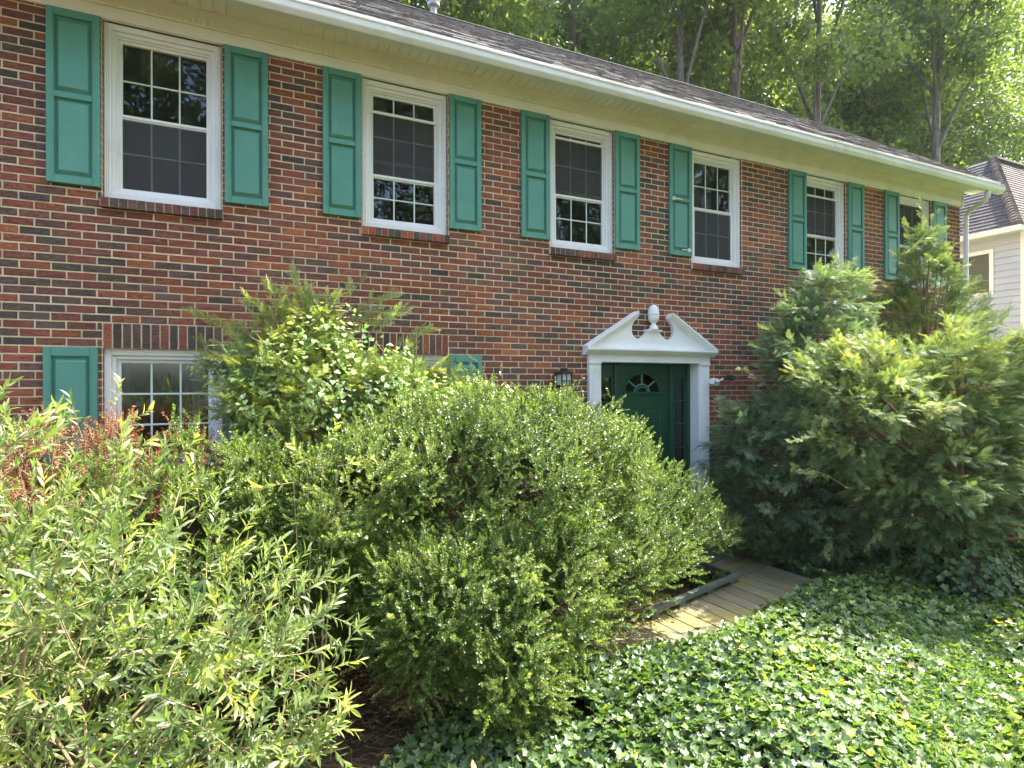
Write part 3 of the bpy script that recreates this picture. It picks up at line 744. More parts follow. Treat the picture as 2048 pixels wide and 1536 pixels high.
def roof_slope(mb, sgn):
    n = 36; L = RYR - RY0; x0, x1 = HX0 - .2, SX1 + .02
    for i in range(n):
        ya = RY0 + L * i / n; yb = RY0 + L * (i + 1.25) / n; yb = min(yb, RYR)
        za = RZ0 + RS * (ya - RY0) + .011; zb = RZ0 + RS * (yb - RY0) + .002; x = x0 - random.random() * .3
        while x < x1:
            xe = min(x1, x + random.uniform(.12, .34)); xs_ = max(x, x0); k = random.uniform(.72, 1.25); c = (k, k * random.uniform(.95, 1.02), k * random.uniform(.92, 1.02)); dz = random.choice((0, 0, .004, .007)); dy = random.uniform(-.006, .006)
            f = (lambda y: y) if sgn > 0 else (lambda y: 2 * RYR - y)
            if xe > xs_:
                mb.face([(xs_, f(ya + dy), za + dz), (xe, f(ya + dy), za + dz), (xe, f(yb), zb + dz), (xs_, f(yb), zb + dz)], c)
                mb.face([(xs_, f(ya + dy), za + dz - .016), (xe, f(ya + dy), za + dz - .016), (xe, f(ya + dy), za + dz), (xs_, f(ya + dy), za + dz)], tuple(v * .8 for v in c))
            x = xe
mb = MB(); roof_slope(mb, 1); roof_slope(mb, -1)
roof = mb.build('roof', M['shingle'], house, col=True)
mb = MB(); mb.extrude_x([(RYR - .13, RZR - .065), (RYR, RZR + .035), (RYR + .13, RZR - .065), (RYR, RZR + .01)], HX0 - .2, SX1 + .02, (.16, .16, .16)); mb.build('ridge_cap', M['shingle'], house, col=True)
mb = MB()                                                        # white rake boards and soffit of the right gable
for a, b, s_ in ((RY0, RYR, 1), (2 * RYR - RY0, RYR, -1)):
    for x0, x1, d0, d1 in ((SX1 - .025, SX1, -.012, -.16), (HX1, SX1 - .025, -.12, -.135)):
        z0_ = RZ0; vs = [(x0, a, z0_ + d1), (x1, a, z0_ + d1), (x1, a, z0_ + d0), (x0, a, z0_ + d0), (x0, b, RZR + d1), (x1, b, RZR + d1), (x1, b, RZR + d0), (x0, b, RZR + d0)]
        mb.poly(vs, [(0, 1, 2, 3), (4, 7, 6, 5), (0, 4, 5, 1), (1, 5, 6, 2), (2, 6, 7, 3), (3, 7, 4, 0)])
mb.build('rake_board', M['gutter'], house)
mb = MB()                                                        # plumbing vent with a capped flue behind the ridge
vx, vy = 4.70, 3.98; mb.lathe([(.055, 5.7), (.055, 6.16)], vx, vy, 14); mb.lathe([(.07, 6.13), (.105, 6.15), (.11, 6.20), (.075, 6.21), (.075, 6.23), (.115, 6.24), (.118, 6.29), (.085, 6.30), (.085, 6.325), (.10, 6.33), (.095, 6.37), (.03, 6.39)], vx, vy, 18)
mb.build('flue_vent', M['pipe'], house, smooth=True)

# ---- front door with side lights, and its white surround with a broken pediment
CX = 6.277
door = None
mb = MB(); Y0 = .17
dx0, dx1 = 5.895, 6.700; dt, db = -.285, -2.36
def ring_hole(mb, cx, cz, rx, rz, x0, x1, z0, z1, y):
    """flat panel with a half-round hole"""
    n = 20; arc = [(cx + rx * cos(pi * i / n), cz + rz * sin(pi * i / n)) for i in range(n + 1)]
    mb.face([(x0, y, z0), (x1, y, z0), (x1, y, cz), (x0, y, cz)]); mb.face([(cx + rx, y, cz), (x1, y, cz), (x1, y, z1)] + []) if False else None
    top = [(x1 + (x0 - x1) * i / n, z1) for i in range(n + 1)]
    mb.face([(arc[0][0], y, cz), (x1, y, cz), (x1, y, z1), (arc[0][0], y, arc[0][1] + 1e-4)])
    for i in range(n): mb.face([(arc[i][0], y, arc[i][1]), (top[i][0], y, top[i][1]), (top[i + 1][0], y, top[i + 1][1]), (arc[i + 1][0], y, arc[i + 1][1])])
    mb.face([(x0, y, cz), (arc[n][0], y, cz), (x0, y, z1)])
FX, FZ, FRX, FRZ = 6.277, -.622, .262, .222
ring_hole(mb, FX, FZ, FRX, FRZ, dx0, dx1, -.80, dt, Y0)
mb.face([(dx0, Y0, db), (dx1, Y0, db), (dx1, Y0, -.80), (dx0, Y0, -.80)])
n = 24                                                            # moulding round the fan light, sill moulding, panels
arcp = [(FX + (FRX + .012) * cos(pi * i / n), Y0 - .006, FZ + (FRZ + .012) * sin(pi * i / n)) for i in range(n + 1)]
mb.tube(arcp, .013, 6); mb.cbox(FX - .30, FX + .30, Y0 - .022, Y0 + .01, FZ - .034, FZ - .002, .004)
for px0, px1 in ((5.985, 6.245), (6.31, 6.57)):
    for pz0, pz1 in ((-1.42, -.815), (-2.22, -1.52)):
        frame_ring(mb, px0, px1, pz0, pz1, .018, Y0 - .010, Y0 + .004, .006); mb.cbox(px0 + .045, px1 - .045, Y0 - .010, Y0 + .004, pz0 + .045, pz1 - .045, .009)
door = mb.build('front_door', M['doorgreen'], house, smooth=False)
mb = MB()
for a in (90, 38, 142):
    r0 = .10; r1 = 1.0; a = radians(a)
    mb.tube([(FX + r0 * cos(a), Y0 + .004, FZ + r0 * .85 * sin(a)), (FX + FRX * cos(a), Y0 + .004, FZ + FRZ * sin(a))], .010, 6)
mb.tube([(FX + .115 * cos(pi * i / 12), Y0 + .002, FZ + .095 * sin(pi * i / 12)) for i in range(13)], .010, 6)
mb.tube([(FX + .085 * cos(pi * i / 12), Y0 - .004, FZ + .062 * sin(pi * i / 12)) for i in range(13)], .006, 6)
mb.build('fan_light_bars', M['green'], door)
mb = MB(); mb.face([(FX + FRX * cos(pi * i / n), Y0 + .012, FZ + FRZ * sin(pi * i / n)) for i in range(n + 1)]); mb.build('fan_light_glass', M['glass'], door)
mb = MB(); mb.lathe([(.012, 0), (.03, .01), (.028, .03), (.01, .045)], 0, 0, 14); k = mb.build('door_knob', M['pipe'], None, smooth=True)
k.parent = door; k.rotation_euler = (radians(90), 0, 0)
q = Vector((5.97, Y0, -1.38)) - Vector(house.location) - Vector(door.location); k.location = q

mb = MB()                                                        # green door frame with mullions, head, threshold
mb.cbox(5.52, 7.05, .13, .23, -.283, -.243, .004)
for a, b in ((5.525, 5.60), (5.835, 5.893), (6.702, 6.775), (6.985, 7.045)): mb.cbox(a, b, .13, .23, -2.40, -.284, .005)
for a, b in ((5.60, 5.835), (6.775, 6.985)):
    mb.cbox(a, b, .165, .22, -.44, -.284, .004); mb.cbox(a, b, .165, .22, -2.40, -1.75, .004)
    for xx in (a, b - .022): mb.cbox(xx, xx + .022, .155, .2, -1.75, -.44, .003)
    for z in (-.752, -1.05, -1.36): mb.cbox(a + .022, b - .022, .158, .18, z, z + .016, .003)
mb.cbox(5.52, 7.05, .02, .25, -2.44, -2.37, .01)
fr = mb.build('door_frame', M['doorgreen'], house)
for a, b in ((5.61, 5.825), (6.79, 6.975)):
    g = MB(); g.box(a, b, .19, .193, -1.76, -.43); g.build('side_light_glass', M['glass'], fr)
mb = MB(); mb.cbox(6.74, 6.93, .34, .42, -1.9, -.955, .01); mb.build('cardboard_box', M['cardboard'], house)
mb = MB(); nseg = 14
for i in range(nseg):
    x = 6.77 + i * .22 / nseg; x2 = x + .22 / nseg; mb.face([(x, .27 + .012 * (i % 2), -1.8), (x2, .27 + .012 * ((i + 1) % 2), -1.8), (x2, .27 + .012 * ((i + 1) % 2), -.4), (x, .27 + .012 * (i % 2), -.4)])
mb.build('sheer_curtain', M['screen'], house)

mb = MB()                                                        # surround
def mir(x): return 2 * CX - x
for side in (0, 1):
    def X(a, b): return (a, b) if not side else (mir(b), mir(a))
    a, b = X(5.36, 5.515)
    mb.cbox(a, b, -.045, .03, -2.42, -.262, .004)
    nfl = 6; wv = (b - a - .03) / nfl
    for i in range(nfl):                                          # reeds of the pilaster
        p = a + .015 + i * wv; mb.cbox(p + .004, p + wv - .004, -.052, -.04, -2.25, -.325, .004)
    mb.cbox(a - .006, b + .006, -.055, .03, -2.44, -2.26, .006)
    a2, b2 = X(5.352, 5.523); mb.cbox(a2, b2, -.058, .03, -.285, -.262, .004)
    a3, b3 = X(5.5155, 5.53); mb.box(a3, b3, -.03, .128, -2.42, -.262)
mb.cbox(5.352, mir(5.352), -.050, .03, -.262, -.178, .003)        # frieze board over the door
mb.box(5.53, mir(5.53), -.03, .128, -.262, -.250)
pr = [(.0, -.180), (-.060, -.180), (-.068, -.168), (-.082, -.160), (-.100, -.150), (-.112, -.135), (-.122, -.130), (-.130, -.118), (-.130, -.100), (-.0, -.096)]
mb.extrude_x(pr, CX - .985, CX + .985)
mb.build('door_surround', M['white'], house)
# tympanum traced with its two scroll cut-outs
Lh = [(5.300, -.098), (6.018, .325), (6.030, .285), (5.985, .235), (5.955, .180), (5.950, .120), (5.970, .070), (6.005, .040), (6.045, .030), (6.085, .038), (6.125, .063), (6.160, .098), (6.185, .130)]
def smooth(pts, k=4):
    P = [pts[0]] + pts + [pts[-1]]; o = []
    for i in range(1, len(P) - 2):
        a, b, c, d = P[i - 1:i + 3]
        for q in range(k):
            t = q / k; o.append(tuple(.5 * (2 * b[j] + (c[j] - a[j]) * t + (2 * a[j] - 5 * b[j] + 4 * c[j] - d[j]) * t * t + (3 * b[j] - a[j] - 3 * c[j] + d[j]) * t ** 3) for j in (0, 1)))
    return o + [pts[-1]]
Lh = [Lh[0]] + smooth(Lh[1:])
mb = MB(); prof = [(CX - .955, -.098)] + [(x + .005, z) for x, z in Lh[1:]] + [(mir(x + .005), z) for x, z in reversed(Lh[1:])] + [(mir(CX - .955), -.098)]
half = [(CX - .955, -.098)] + [(x + .005, z) for x, z in Lh[1:]] + [(CX, .132), (CX, -.098)]
def ear_fill(mb, poly, y0, y1):
    from mathutils.geometry import tessellate_polygon
    tr = tessellate_polygon([[Vector((x, z, 0)) for x, z in poly]]); n = len(poly)
    vs = [(x, y0, z) for x, z in poly] + [(x, y1, z) for x, z in poly]
    fs = [tuple(t) for t in tr] + [((i + 1) % n, i, n + i, n + (i + 1) % n) for i in range(n)]
    mb.poly(vs, fs)
ear_fill(mb, prof, -.055, .0)
def rake(mb, pa, pb, mirror):
    """raking cornice: stepped moulding along the slope"""
    (xa, za), (xb, zb) = pa, pb; L = hypot(xb - xa, zb - za); ux, uz = (xb - xa) / L, (zb - za) / L; nx, nz = -uz, ux
    for d0, d1, y in ((-.004, .018, -.120), (-.024, -.004, -.104), (-.040, -.024, -.088), (-.058, -.040, -.070)):
        vs = []
        for yy in (y, -.0):
            for q, (x, z) in ((d0, pa), (d1, pa), (d1, pb), (d0, pb)):
                ex = .0 ; X_, Z_ = x + nx * q, z + nz * q
                vs.append((mir(X_) if mirror else X_, yy, Z_))
        mb.poly(vs, [(0, 1, 2, 3), (7, 6, 5, 4), (0, 4, 5, 1), (1, 5, 6, 2), (2, 6, 7, 3), (3, 7, 4, 0)])
for mr in (False, True): rake(mb, (CX - .985, -.095), (CX - .255, .345), mr)
mb.cbox(CX - .118, CX + .118, -.085, .0, .124, .146, .004)
mb.build('pediment', M['white'], house)
mb = MB(); fy = -.060
mb.lathe([(.060, .1465), (.062, .156), (.052, .166), (.046, .185), (.030, .212), (.027, .226), (.045, .240), (.062, .262), (.068, .290), (.069, .318), (.064, .322), (.072, .330), (.073, .345), (.066, .358), (.064, .390), (.055, .420), (.036, .442), (.012, .452)], CX, fy, 28)
mb.build('acorn_finial', M['white'], house, smooth=True)

# ---- wall lantern and twin floodlight
lan = empty('wall_lantern', (5.0, 0, -.45)); tag(lan, 'small black square lantern with frosted panes on the brick left of the door', 'lantern')
lx, ly = 4.985, -.10
mb = MB(); r = .062
for sx in (-1, 1):
    for sy in (-1, 1): mb.box(lx + sx * r - .006, lx + sx * r + .006, ly + sy * r - .006, ly + sy * r + .006, -.532, -.410)
for sy in (-1, 1): mb.box(lx - .004, lx + .004, ly + sy * r - .0045, ly + sy * r + .0045, -.53, -.41); mb.box(lx - r, lx + r, ly + sy * r - .005, ly + sy * r + .005, -.487, -.480)
for sy in (-1, 1):
    for xx in (-.035, .035): mb.box(lx + xx - .003, lx + xx + .003, ly + sy * r - .0042, ly + sy * r + .0042, -.53, -.487)
mb.box(lx - r - .01, lx + r + .01, ly - r - .01, ly + r + .01, -.545, -.532)
s2 = .088
mb.poly([(lx - s2, ly - s2, -.410), (lx + s2, ly - s2, -.410), (lx + s2, ly + s2, -.410), (lx - s2, ly + s2, -.410), (lx - s2, ly - s2, -.402), (lx + s2, ly - s2, -.402), (lx + s2, ly + s2, -.402), (lx - s2, ly + s2, -.402), (lx - .03, ly - .03, -.365), (lx + .03, ly - .03, -.365), (lx + .03, ly + .03, -.365), (lx - .03, ly + .03, -.365)],
        [(3, 2, 1, 0), (0, 1, 5, 4), (1, 2, 6, 5), (2, 3, 7, 6), (3, 0, 4, 7), (4, 5, 9, 8), (5, 6, 10, 9), (6, 7, 11, 10), (7, 4, 8, 11), (8, 9, 10, 11)])
mb.box(lx - .026, lx + .026, ly - .026, ly + .026, -.366, -.350); mb.box(lx - .034, lx + .034, ly - .034, ly + .034, -.350, -.342)
mb.box(lx - .05, lx + .05, -.012, -.0, -.56, -.40); mb.box(lx - .01, lx + .01, ly + r, -.01, -.45, -.43)
mb.build('lantern_frame', M['black'], lan)
mb = MB(); mb.box(lx - r + .005, lx + r - .005, ly - r + .006, ly + r - .006, -.53, -.41); mb.build('lantern_glass', M['frost'], lan)
fl = empty('security_light', (7.33, 0, -.5)); tag(fl, 'small white and black twin security light on the brick right of the door', 'light')
mb = MB(); mb.tube([(7.33, .0, -.50), (7.33, -.03, -.50)], .05, 14); mb.tube([(7.33, -.03, -.50), (7.25, -.08, -.50)], .012, 8); mb.tube([(7.33, -.03, -.50), (7.42, -.08, -.45)], .012, 8); mb.build('mount', M['white'], fl, smooth=True)
mb = MB(); mb.tube([(7.26, -.07, -.50), (7.20, -.10, -.48), (7.13, -.15, -.49)], [.018, .032, .038], 12); mb.build('lamp_head', M['white'], fl, smooth=True)
mb = MB(); mb.tube([(7.41, -.07, -.46), (7.45, -.10, -.44), (7.48, -.16, -.45)], [.018, .032, .038], 12); mb.build('lamp_head', M['black'], fl, smooth=True)

# ------------------------------------------------------------------ wooden walkway (a path) and its low kick rail
DZ = -2.50; u = Vector((.964, .266)); v = Vector((-.085, .996)); cn = Vector((6.20, -1.42))
mb = MB()
def plank(a, b, c, d, z=DZ, th=.035):
    k = random.uniform(.8, 1.2); col = (k, k * random.uniform(.96, 1.03), k * random.uniform(.9, 1.0)); dz = random.uniform(-.002, .002)
    p = [a, b, c, d]; vs = [(q.x, q.y, z + dz - th) for q in p] + [(q.x, q.y, z + dz) for q in p]
    mb.poly(vs, [(3, 2, 1, 0), (4, 5, 6, 7), (0, 1, 5, 4), (1, 2, 6, 5), (2, 3, 7, 6), (3, 0, 4, 7)], col)
W_ = .178; wd = .74
for i in range(-4, 14):
    a = cn - u * (W_ * i); b = cn - u * (W_ * (i + 1) - .012); e0 = random.uniform(-.006, .01)
    plank(b, a, a - v * wd, b - v * (wd + e0))
for j in range(0, 9):
    a = cn + v * (.147 * j + .008); b = cn + v * (.147 * (j + 1) - .002)
    plank(a, a + u * 1.25, b + u * 1.25, b)
mb.box(3.6, 3.7, -3.0, -2.9, DZ - .15, DZ - .1)
for off in (.04, wd - .06):
    a = cn - v * off - u * 2.3; b = cn - v * off + u * .7
    mb.poly([(a.x, a.y, DZ - .17), (b.x, b.y, DZ - .17), (b.x - v.x * .04, b.y - v.y * .04, DZ - .17), (a.x - v.x * .04, a.y - v.y * .04, DZ - .17),
             (a.x, a.y, DZ - .04), (b.x, b.y, DZ - .04), (b.x - v.x * .04, b.y - v.y * .04, DZ - .04), (a.x - v.x * .04, a.y - v.y * .04, DZ - .04)],
            [(3, 2, 1, 0), (4, 5, 6, 7), (0, 1, 5, 4), (1, 2, 6, 5), (2, 3, 7, 6), (3, 0, 4, 7)], (.7, .6, .5))
tag(mb.build('path', M['deck'], col=True), kind='structure')
kr = empty('kick_rail', (cn.x, cn.y, DZ)); tag(kr, 'low weathered board rail on blocks along the wooden walkway edge', 'rail')
def bar(mb, a, b, wdt, z0, z1):
    d = (b - a).normalized(); nn = Vector((-d.y, d.x)) * wdt / 2
    p = [a - nn, b - nn, b + nn, a + nn]; vs = [(q.x, q.y, z0) for q in p] + [(q.x, q.y, z1) for q in p]
    mb.poly(vs, [(3, 2, 1, 0), (4, 5, 6, 7), (0, 1, 5, 4), (1, 2, 6, 5), (2, 3, 7, 6), (3, 0, 4, 7)])
mb = MB(); bar(mb, cn + u * .02 - v * .04, cn - u * 1.45 - v * .03, .06, DZ + .045, DZ + .083); mb.build('rail_board', M['kick'], kr)
mb = MB(); bar(mb, cn - u * .02 + v * .005, cn - u * .02 + v * 1.0, .06, DZ + .045, DZ + .083); mb.build('rail_board', M['kick'], kr)
for t in (.08, .5, .95, 1.35): mb = MB(); bar(mb, cn - u * t - v * .04, cn - u * (t + .09) - v * .03, .05, DZ + .001, DZ + .045); mb.build('spacer_block', M['kick'], kr)
for t in (.25, .8): mb = MB(); bar(mb, cn - u * .02 + v * t, cn - u * .02 + v * (t + .09), .07, DZ + .001, DZ + .045); mb.build('spacer_block', M['kick'], kr)

# ------------------------------------------------------------------ shrubs
def branch_mesh(base, tips, r0, name, mat, parent, seg=5, mid=.35, rng=random, spread=.12):
    mb = MB(); base = Vector(base)
    for t in tips:
        t = Vector(t); m = base.lerp(t, mid) + Vector((rng.uniform(-1, 1), rng.uniform(-1, 1), rng.uniform(0, 1))) * spread; m2 = base.lerp(t, .7) + Vector((rng.uniform(-1, 1), rng.uniform(-1, 1), rng.uniform(-.5, 1))) * spread * .6
        b = base + Vector((rng.uniform(-1, 1), rng.uniform(-1, 1), 0)) * r0 * 3
        mb.tube([b, m, m2, t], [r0, r0 * .7, r0 * .45, r0 * .18], seg)
    return mb.build(name, mat, parent, smooth=True)

def leafy_shrub(name, base, blobs, n, tpls, mats, label, cat, sc=(.8, 1.25), up=.6, jitter=.10, freq=9, tint=.45, ts=.16, keep=None, group=None, nb=26, r0=.012, depth=.28, clump=1, cr=.055):
    root = empty(name, base); tag(root, label, cat, group)
    kp = lambda P: (P[:, 2] > GZ + .03) & (P[:, 1] < -.03) & (keep(P) if keep else True)
    if clump > 1:                                                # twigs gathered into small sprays with gaps between them
        k = n // clump; C, Cn = blob_points(blobs, k, jitter, freq, depth, kp)
        Cd = norm(Cn * .8 + np.array((0, 0, up)) + RNG.normal(size=C.shape) * .28); ct = .13 * RNG.normal(size=k)
        P = np.repeat(C, clump, 0); Nn = np.repeat(Cd, clump, 0); off = RNG.normal(size=P.shape) * cr
        P = P + off - Nn * RNG.uniform(0, 1.6 * cr, (len(P), 1)); ok = kp(P); P = P[ok]; Nn = norm(Nn[ok] * 1.1 + off[ok] / cr * .38); ct = np.repeat(ct, clump)[ok]
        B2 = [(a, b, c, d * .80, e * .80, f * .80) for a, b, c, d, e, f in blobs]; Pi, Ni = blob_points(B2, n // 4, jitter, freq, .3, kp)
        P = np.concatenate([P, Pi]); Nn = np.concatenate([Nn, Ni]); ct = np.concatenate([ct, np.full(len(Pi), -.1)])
        Z = norm(Nn + RNG.normal(size=P.shape) * .25)
    else:
        P, Nn = blob_points(blobs, n, jitter, freq, depth, kp); ct = 0
        Z = norm(Nn * .75 + np.array((0, 0, up)) + RNG.normal(size=P.shape) * .38)
    s = RNG.uniform(sc[0], sc[1], len(P)); t = np.clip(tint + ts * RNG.normal(size=len(P)) + .10 * wob(P, 5.0) + ct, 0, 1)
    mesh_parts('foliage', scatter(tpls, P - Z * .05, Z, s, t), mats, root)
    tips = P[RNG.choice(len(P), nb, replace=False)]
    branch_mesh((base[0], base[1], base[2] - .03), [tuple(q) for q in tips], r0, 'branches', M['twig'], root)
    return root

BOX = [twig_tpl(i, .105, 26, .0225, .0145, .0013, 1.15, 2) for i in range(6)]
box_main = [(3.50, -1.35, -1.45, 1.10, .98, .90), (4.30, -1.15, -1.42, .92, .85, .80), (5.00, -1.15, -1.88, .84, .78, .70), (2.55, -1.3, -1.50, .95, .95, .78),
            (3.5, -2.05, -1.95, .80, .55, .62), (2.85, -2.3, -1.95, .5, .42, .48), (4.35, -1.85, -2.05, .80, .48, .52), (5.72, -1.22, -2.02, .56, .50, .44), (5.1, -1.45, -2.1, .6, .4, .38), (3.2, -2.55, -2.25, .36, .30, .36),
            (4.20, -.85, -1.08, .50, .45, .42), (3.1, -1.0, -1.05, .7, .6, .46)]
leafy_shrub('boxwood_shrub', (3.8, -1.3, gz(3.8, -1.3)), box_main, 19000, BOX, [M['boxwood'], M['twig']], 'huge spreading small-leaved evergreen shrub covering the walkway corner below the front door', 'shrub', keep=lambda P: (P[:, 2] > -2.62 + np.clip((P[:, 0] - 3.3) * .34, 0, .5)) & ~((P[:, 0] > 4.75) & (P[:, 2] < -2.14 + .08 * np.sin(7 * P[:, 0]))), nb=40, r0=.012, clump=15, cr=.055, jitter=.13, freq=7, up=.45, tint=.5)
box_left = [(1.35, -1.45, -1.7, .95, .80, .82), (.35, -1.3, -1.8, .85, .8, .78), (2.0, -1.5, -1.75, .7, .7, .72), (-.5, -1.3, -1.85, .8, .7, .75)]
leafy_shrub('boxwood_shrub', (1.1, -1.3, gz(1.1, -1.3)), box_left, 8500, BOX, [M['boxwood'], M['twig']], 'small-leaved evergreen shrub under the left lower window behind the long-leaved bush', 'shrub', nb=20, r0=.01, tint=.55, clump=15, cr=.055, jitter=.13, freq=7, up=.45)

# rusty shrub in front of the lower left window
ORG = [twig_tpl(40 + i, .12, 26, .018, .012, .0014, 1.15, 3, tipb=-.1, tj=.22) for i in range(4)]
org = [(.70, -.95, -1.24, .60, .42, .36), (.10, -1.0, -1.28, .42, .4, .30), (1.30, -.8, -1.15, .28, .3, .30), (.50, -.9, -.90, .10, .2, .20), (.92, -.9, -.92, .10, .15, .18)]
leafy_shrub('rusty_shrub', (.6, -.9, gz(.6, -.9)), org, 2100, ORG, [M['orange'], M['twig']], 'rusty orange shrub of dry seed heads below the lower left window', 'shrub', (.8, 1.5), .7, .25, 12, .40, .2, nb=24, r0=.008, depth=.5)

# long-leaved bush nearest the camera at the left
SH = [shoot_tpl(60 + i, .26, 18, .067, .0138) for i in range(7)]
def willow_bush():
    base = (1.05, -2.85, gz(1, -2.85)); root = empty('long_leaved_shrub', base)
    tag(root, 'tall airy shrub with long narrow glossy leaves in the left foreground', 'shrub')
    bl = [(.85, -2.75, -1.56, .90, .55, .74), (1.58, -2.98, -1.78, .62, .42, .50), (.40, -2.8, -1.60, .7, .6, .84), (1.20, -3.15, -2.1, .62, .42, .42), (1.75, -3.1, -2.0, .40, .3, .28)]
    P, Nn = blob_points(bl, 1080, .38, 5, .65, lambda P: P[:, 2] > GZ + .2)
    Z = norm(Nn * .9 + np.array((0, 0, .30)) + RNG.normal(size=P.shape) * .45)
    s = RNG.uniform(.7, 1.15, len(P)); t = np.clip(.5 + .2 * RNG.normal(size=len(P)), 0, 1)
    extra = []; 
    mesh_parts('foliage', scatter(SH, P - Z * .12, Z, s, t), [M['willow'], M['stem']], root)
    branch_mesh(base, [tuple(q) for q in P[RNG.choice(len(P), 34, replace=False)]], .011, 'branches', M['stem'], root, 6, spread=.2)
willow_bush()
YS = [shoot_tpl(80 + i, .20, 9, .085, .024) for i in range(3)]
def sprig(name, base, tips, label, tints=.8, sc=1.0, r=.006):
    root = empty(name, base); tag(root, label, 'plant')
    P = np.array([t[:3] for t in tips]); Z = np.array([t[3:] for t in tips]); mesh_parts('foliage', scatter(YS, P, Z, np.full(len(P), sc) * RNG.uniform(.8, 1.1, len(P)), np.full(len(P), tints)), [M['willow'], M['stem']], root)
    branch_mesh(base, [tuple(p) for p in P], r, 'branches', M['stem'], root, 5, spread=.06)
sprig('leafy_sapling', (.85, -1.5, gz(.85, -1.5)), [(.55, -1.6, -.85, -.3, -.2, .7), (1.35, -1.7, -.98, .5, -.2, .6), (-.05, -1.7, -.9, -.1, -.2, .9), (.1, -1.8, -1.0, .7, -.3, .5), (.95, -1.15, -.68, .1, 0, 1), (1.0, -1.25, -.8, .6, -.2, .5), (.80, -1.2, -.78, -.5, -.2, .5), (.62, -1.3, -.86, -.6, 0, .5), (1.05, -1.3, -.95, .5, -.4, .2), (.30, -1.4, -.9, -.2, 0, 1), (.2, -1.5, -1.0, -.6, -.2, .4)],
      'yellow-green sapling with curled drooping leaves before the lower left window', .85, 1.0)
sprig('leafy_sapling', (2.1, -2.3, gz(2.1, -2.3)), [(2.18, -2.0, -.92, .5, 0, .8), (2.08, -2.05, -1.0, -.5, -.2, .6), (2.25, -2.1, -1.02, .8, -.2, .1), (2.0, -2.1, -1.1, -.7, -.3, .0)],
      'bright yellow-green sapling tip rising in front of the vine mound', .95, .95)

# juniper mound overgrown by a heart-leaved vine, under the second window
FR = [frond_tpl(100 + i) for i in range(5)]
def conifer(name, base, blobs, n, mat, label, cat, fsc=(.8, 1.5), tint=.45, ts=.15, up=.35, cluster=7, spread=.10, keep=None, group=None, rtr=.04, jitter=.18, freq=6, limbs=60, droop=0.0, top=None, depth=.3, tgrad=None):
    """branch ends over the crown's outside, each carrying a fan of feathery sprays"""
    root = empty(name, base); tag(root, label, cat, group)
    kp = lambda P: (P[:, 2] > GZ + .05) & (P[:, 1] < -.04) & (keep(P) if keep else True)
    T, Nn = blob_points(blobs, n, jitter, freq, depth, kp)
    axis = norm(T - np.array((base[0], base[1], 0)) * [1, 1, 0] - np.array((0, 0, 1)) * (T[:, 2:3] - .0) )
    D = norm(Nn * [1, 1, .55] + np.array((0, 0, up)) + RNG.normal(size=T.shape) * .22)
    ct = np.clip(tint + ts * RNG.normal(size=n) + .12 * wob(T, 3.5), 0, 1)
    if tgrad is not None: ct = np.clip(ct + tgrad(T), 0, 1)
    P = np.repeat(T, cluster, 0); Dz = np.repeat(D, cluster, 0); t = np.repeat(ct, cluster)
    k = np.tile(np.arange(cluster) / cluster, n)[:, None]
    wisp = np.repeat(RNG.random(n) < .16, cluster)[:, None]       # some shoots straggle well beyond the rest
    P = P + wisp * Dz * (.16 - k * .05); k = np.where(wisp, k * 1.6, k); Dz = norm(Dz + wisp * RNG.normal(size=(n, 3)).repeat(cluster, 0) * .3)
    P = P - Dz * (k * spread * 2.4) + RNG.normal(size=P.shape) * spread * np.where(wisp, .12, .3 + .6 * k) * [1, 1, .45]
    Z = norm(Dz + RNG.normal(size=P.shape) * .42 - np.array((0, 0, droop)))
    Nh = norm(np.array((0, 0, 1.0)) + RNG.normal(size=P.shape) * .45)
    ok = (P[:, 1] < -.03)
    P, Z, Nh, t = P[ok], Z[ok], Nh[ok], t[ok]
    s = RNG.uniform(fsc[0], fsc[1], len(P)); t = t + .06 * RNG.normal(size=len(P))
    mesh_parts('foliage', scatter(FR, P, Z, s, t, Nh), mat, root)
    mb = MB(); zt = top if top else max(b[2] + b[5] * .8 for b in blobs); nst = 9
    pts = [(base[0] + .05 * sin(i * 1.3), base[1] + .04 * cos(i), base[2] - .05 + (zt - base[2]) * i / (nst - 1)) for i in range(nst)]
    mb.tube(pts, [rtr * (1 - .9 * i / (nst - 1)) for i in range(nst)], 8); mb.build('trunk', M['bark'], root, smooth=True)
    mb = MB()
    for q in T[RNG.choice(n, min(n, limbs), replace=False)]:
        h = base[2] + (q[2] - base[2]) * random.uniform(.45, .8); i = min(nst - 1, max(0, (h - base[2]) / (zt - base[2]) * (nst - 1)))
        a = Vector(pts[int(i)]); b = Vector(q); m = a.lerp(b, .55) + Vector((0, 0, random.uniform(-.08, .05)))
        mb.tube([a, m, b], [rtr * .28, rtr * .16, .003], 5)
        for _ in range(4):                                        # bare dead side twigs inside the crown
            p = a.lerp(b, random.uniform(.45, .85)); mb.tube([p, p + Vector((random.uniform(-1, 1), random.uniform(-1, 1), random.uniform(-.6, .6))) * .16], [.003, .001], 3)
    mb.build('limbs', M['deadwood'], root, smooth=True)
    return root
mound = [(2.35, -.65, -.75, .74, .42, .52), (1.92, -.55, -.42, .42, .3, .40), (2.20, -.5, -.18, .36, .26, .36), (2.9, -.6, -.65, .6, .4, .36), (3.35, -.6, -.75, .5, .35, .3)]
conifer('juniper_shrub', (2.3, -.6, gz(2.3, -.6)), mound, 620, M['juniper'], 'feathery juniper standing under the second upper window, mostly smothered by a vine', 'shrub', (.5, .95), .66, .18, .5, 13, .07, limbs=40, top=.2, depth=.3)
def loose_sprays(name, base, arms, mat, label, cat='branch', fs=(.7, 1.2)):
    pass
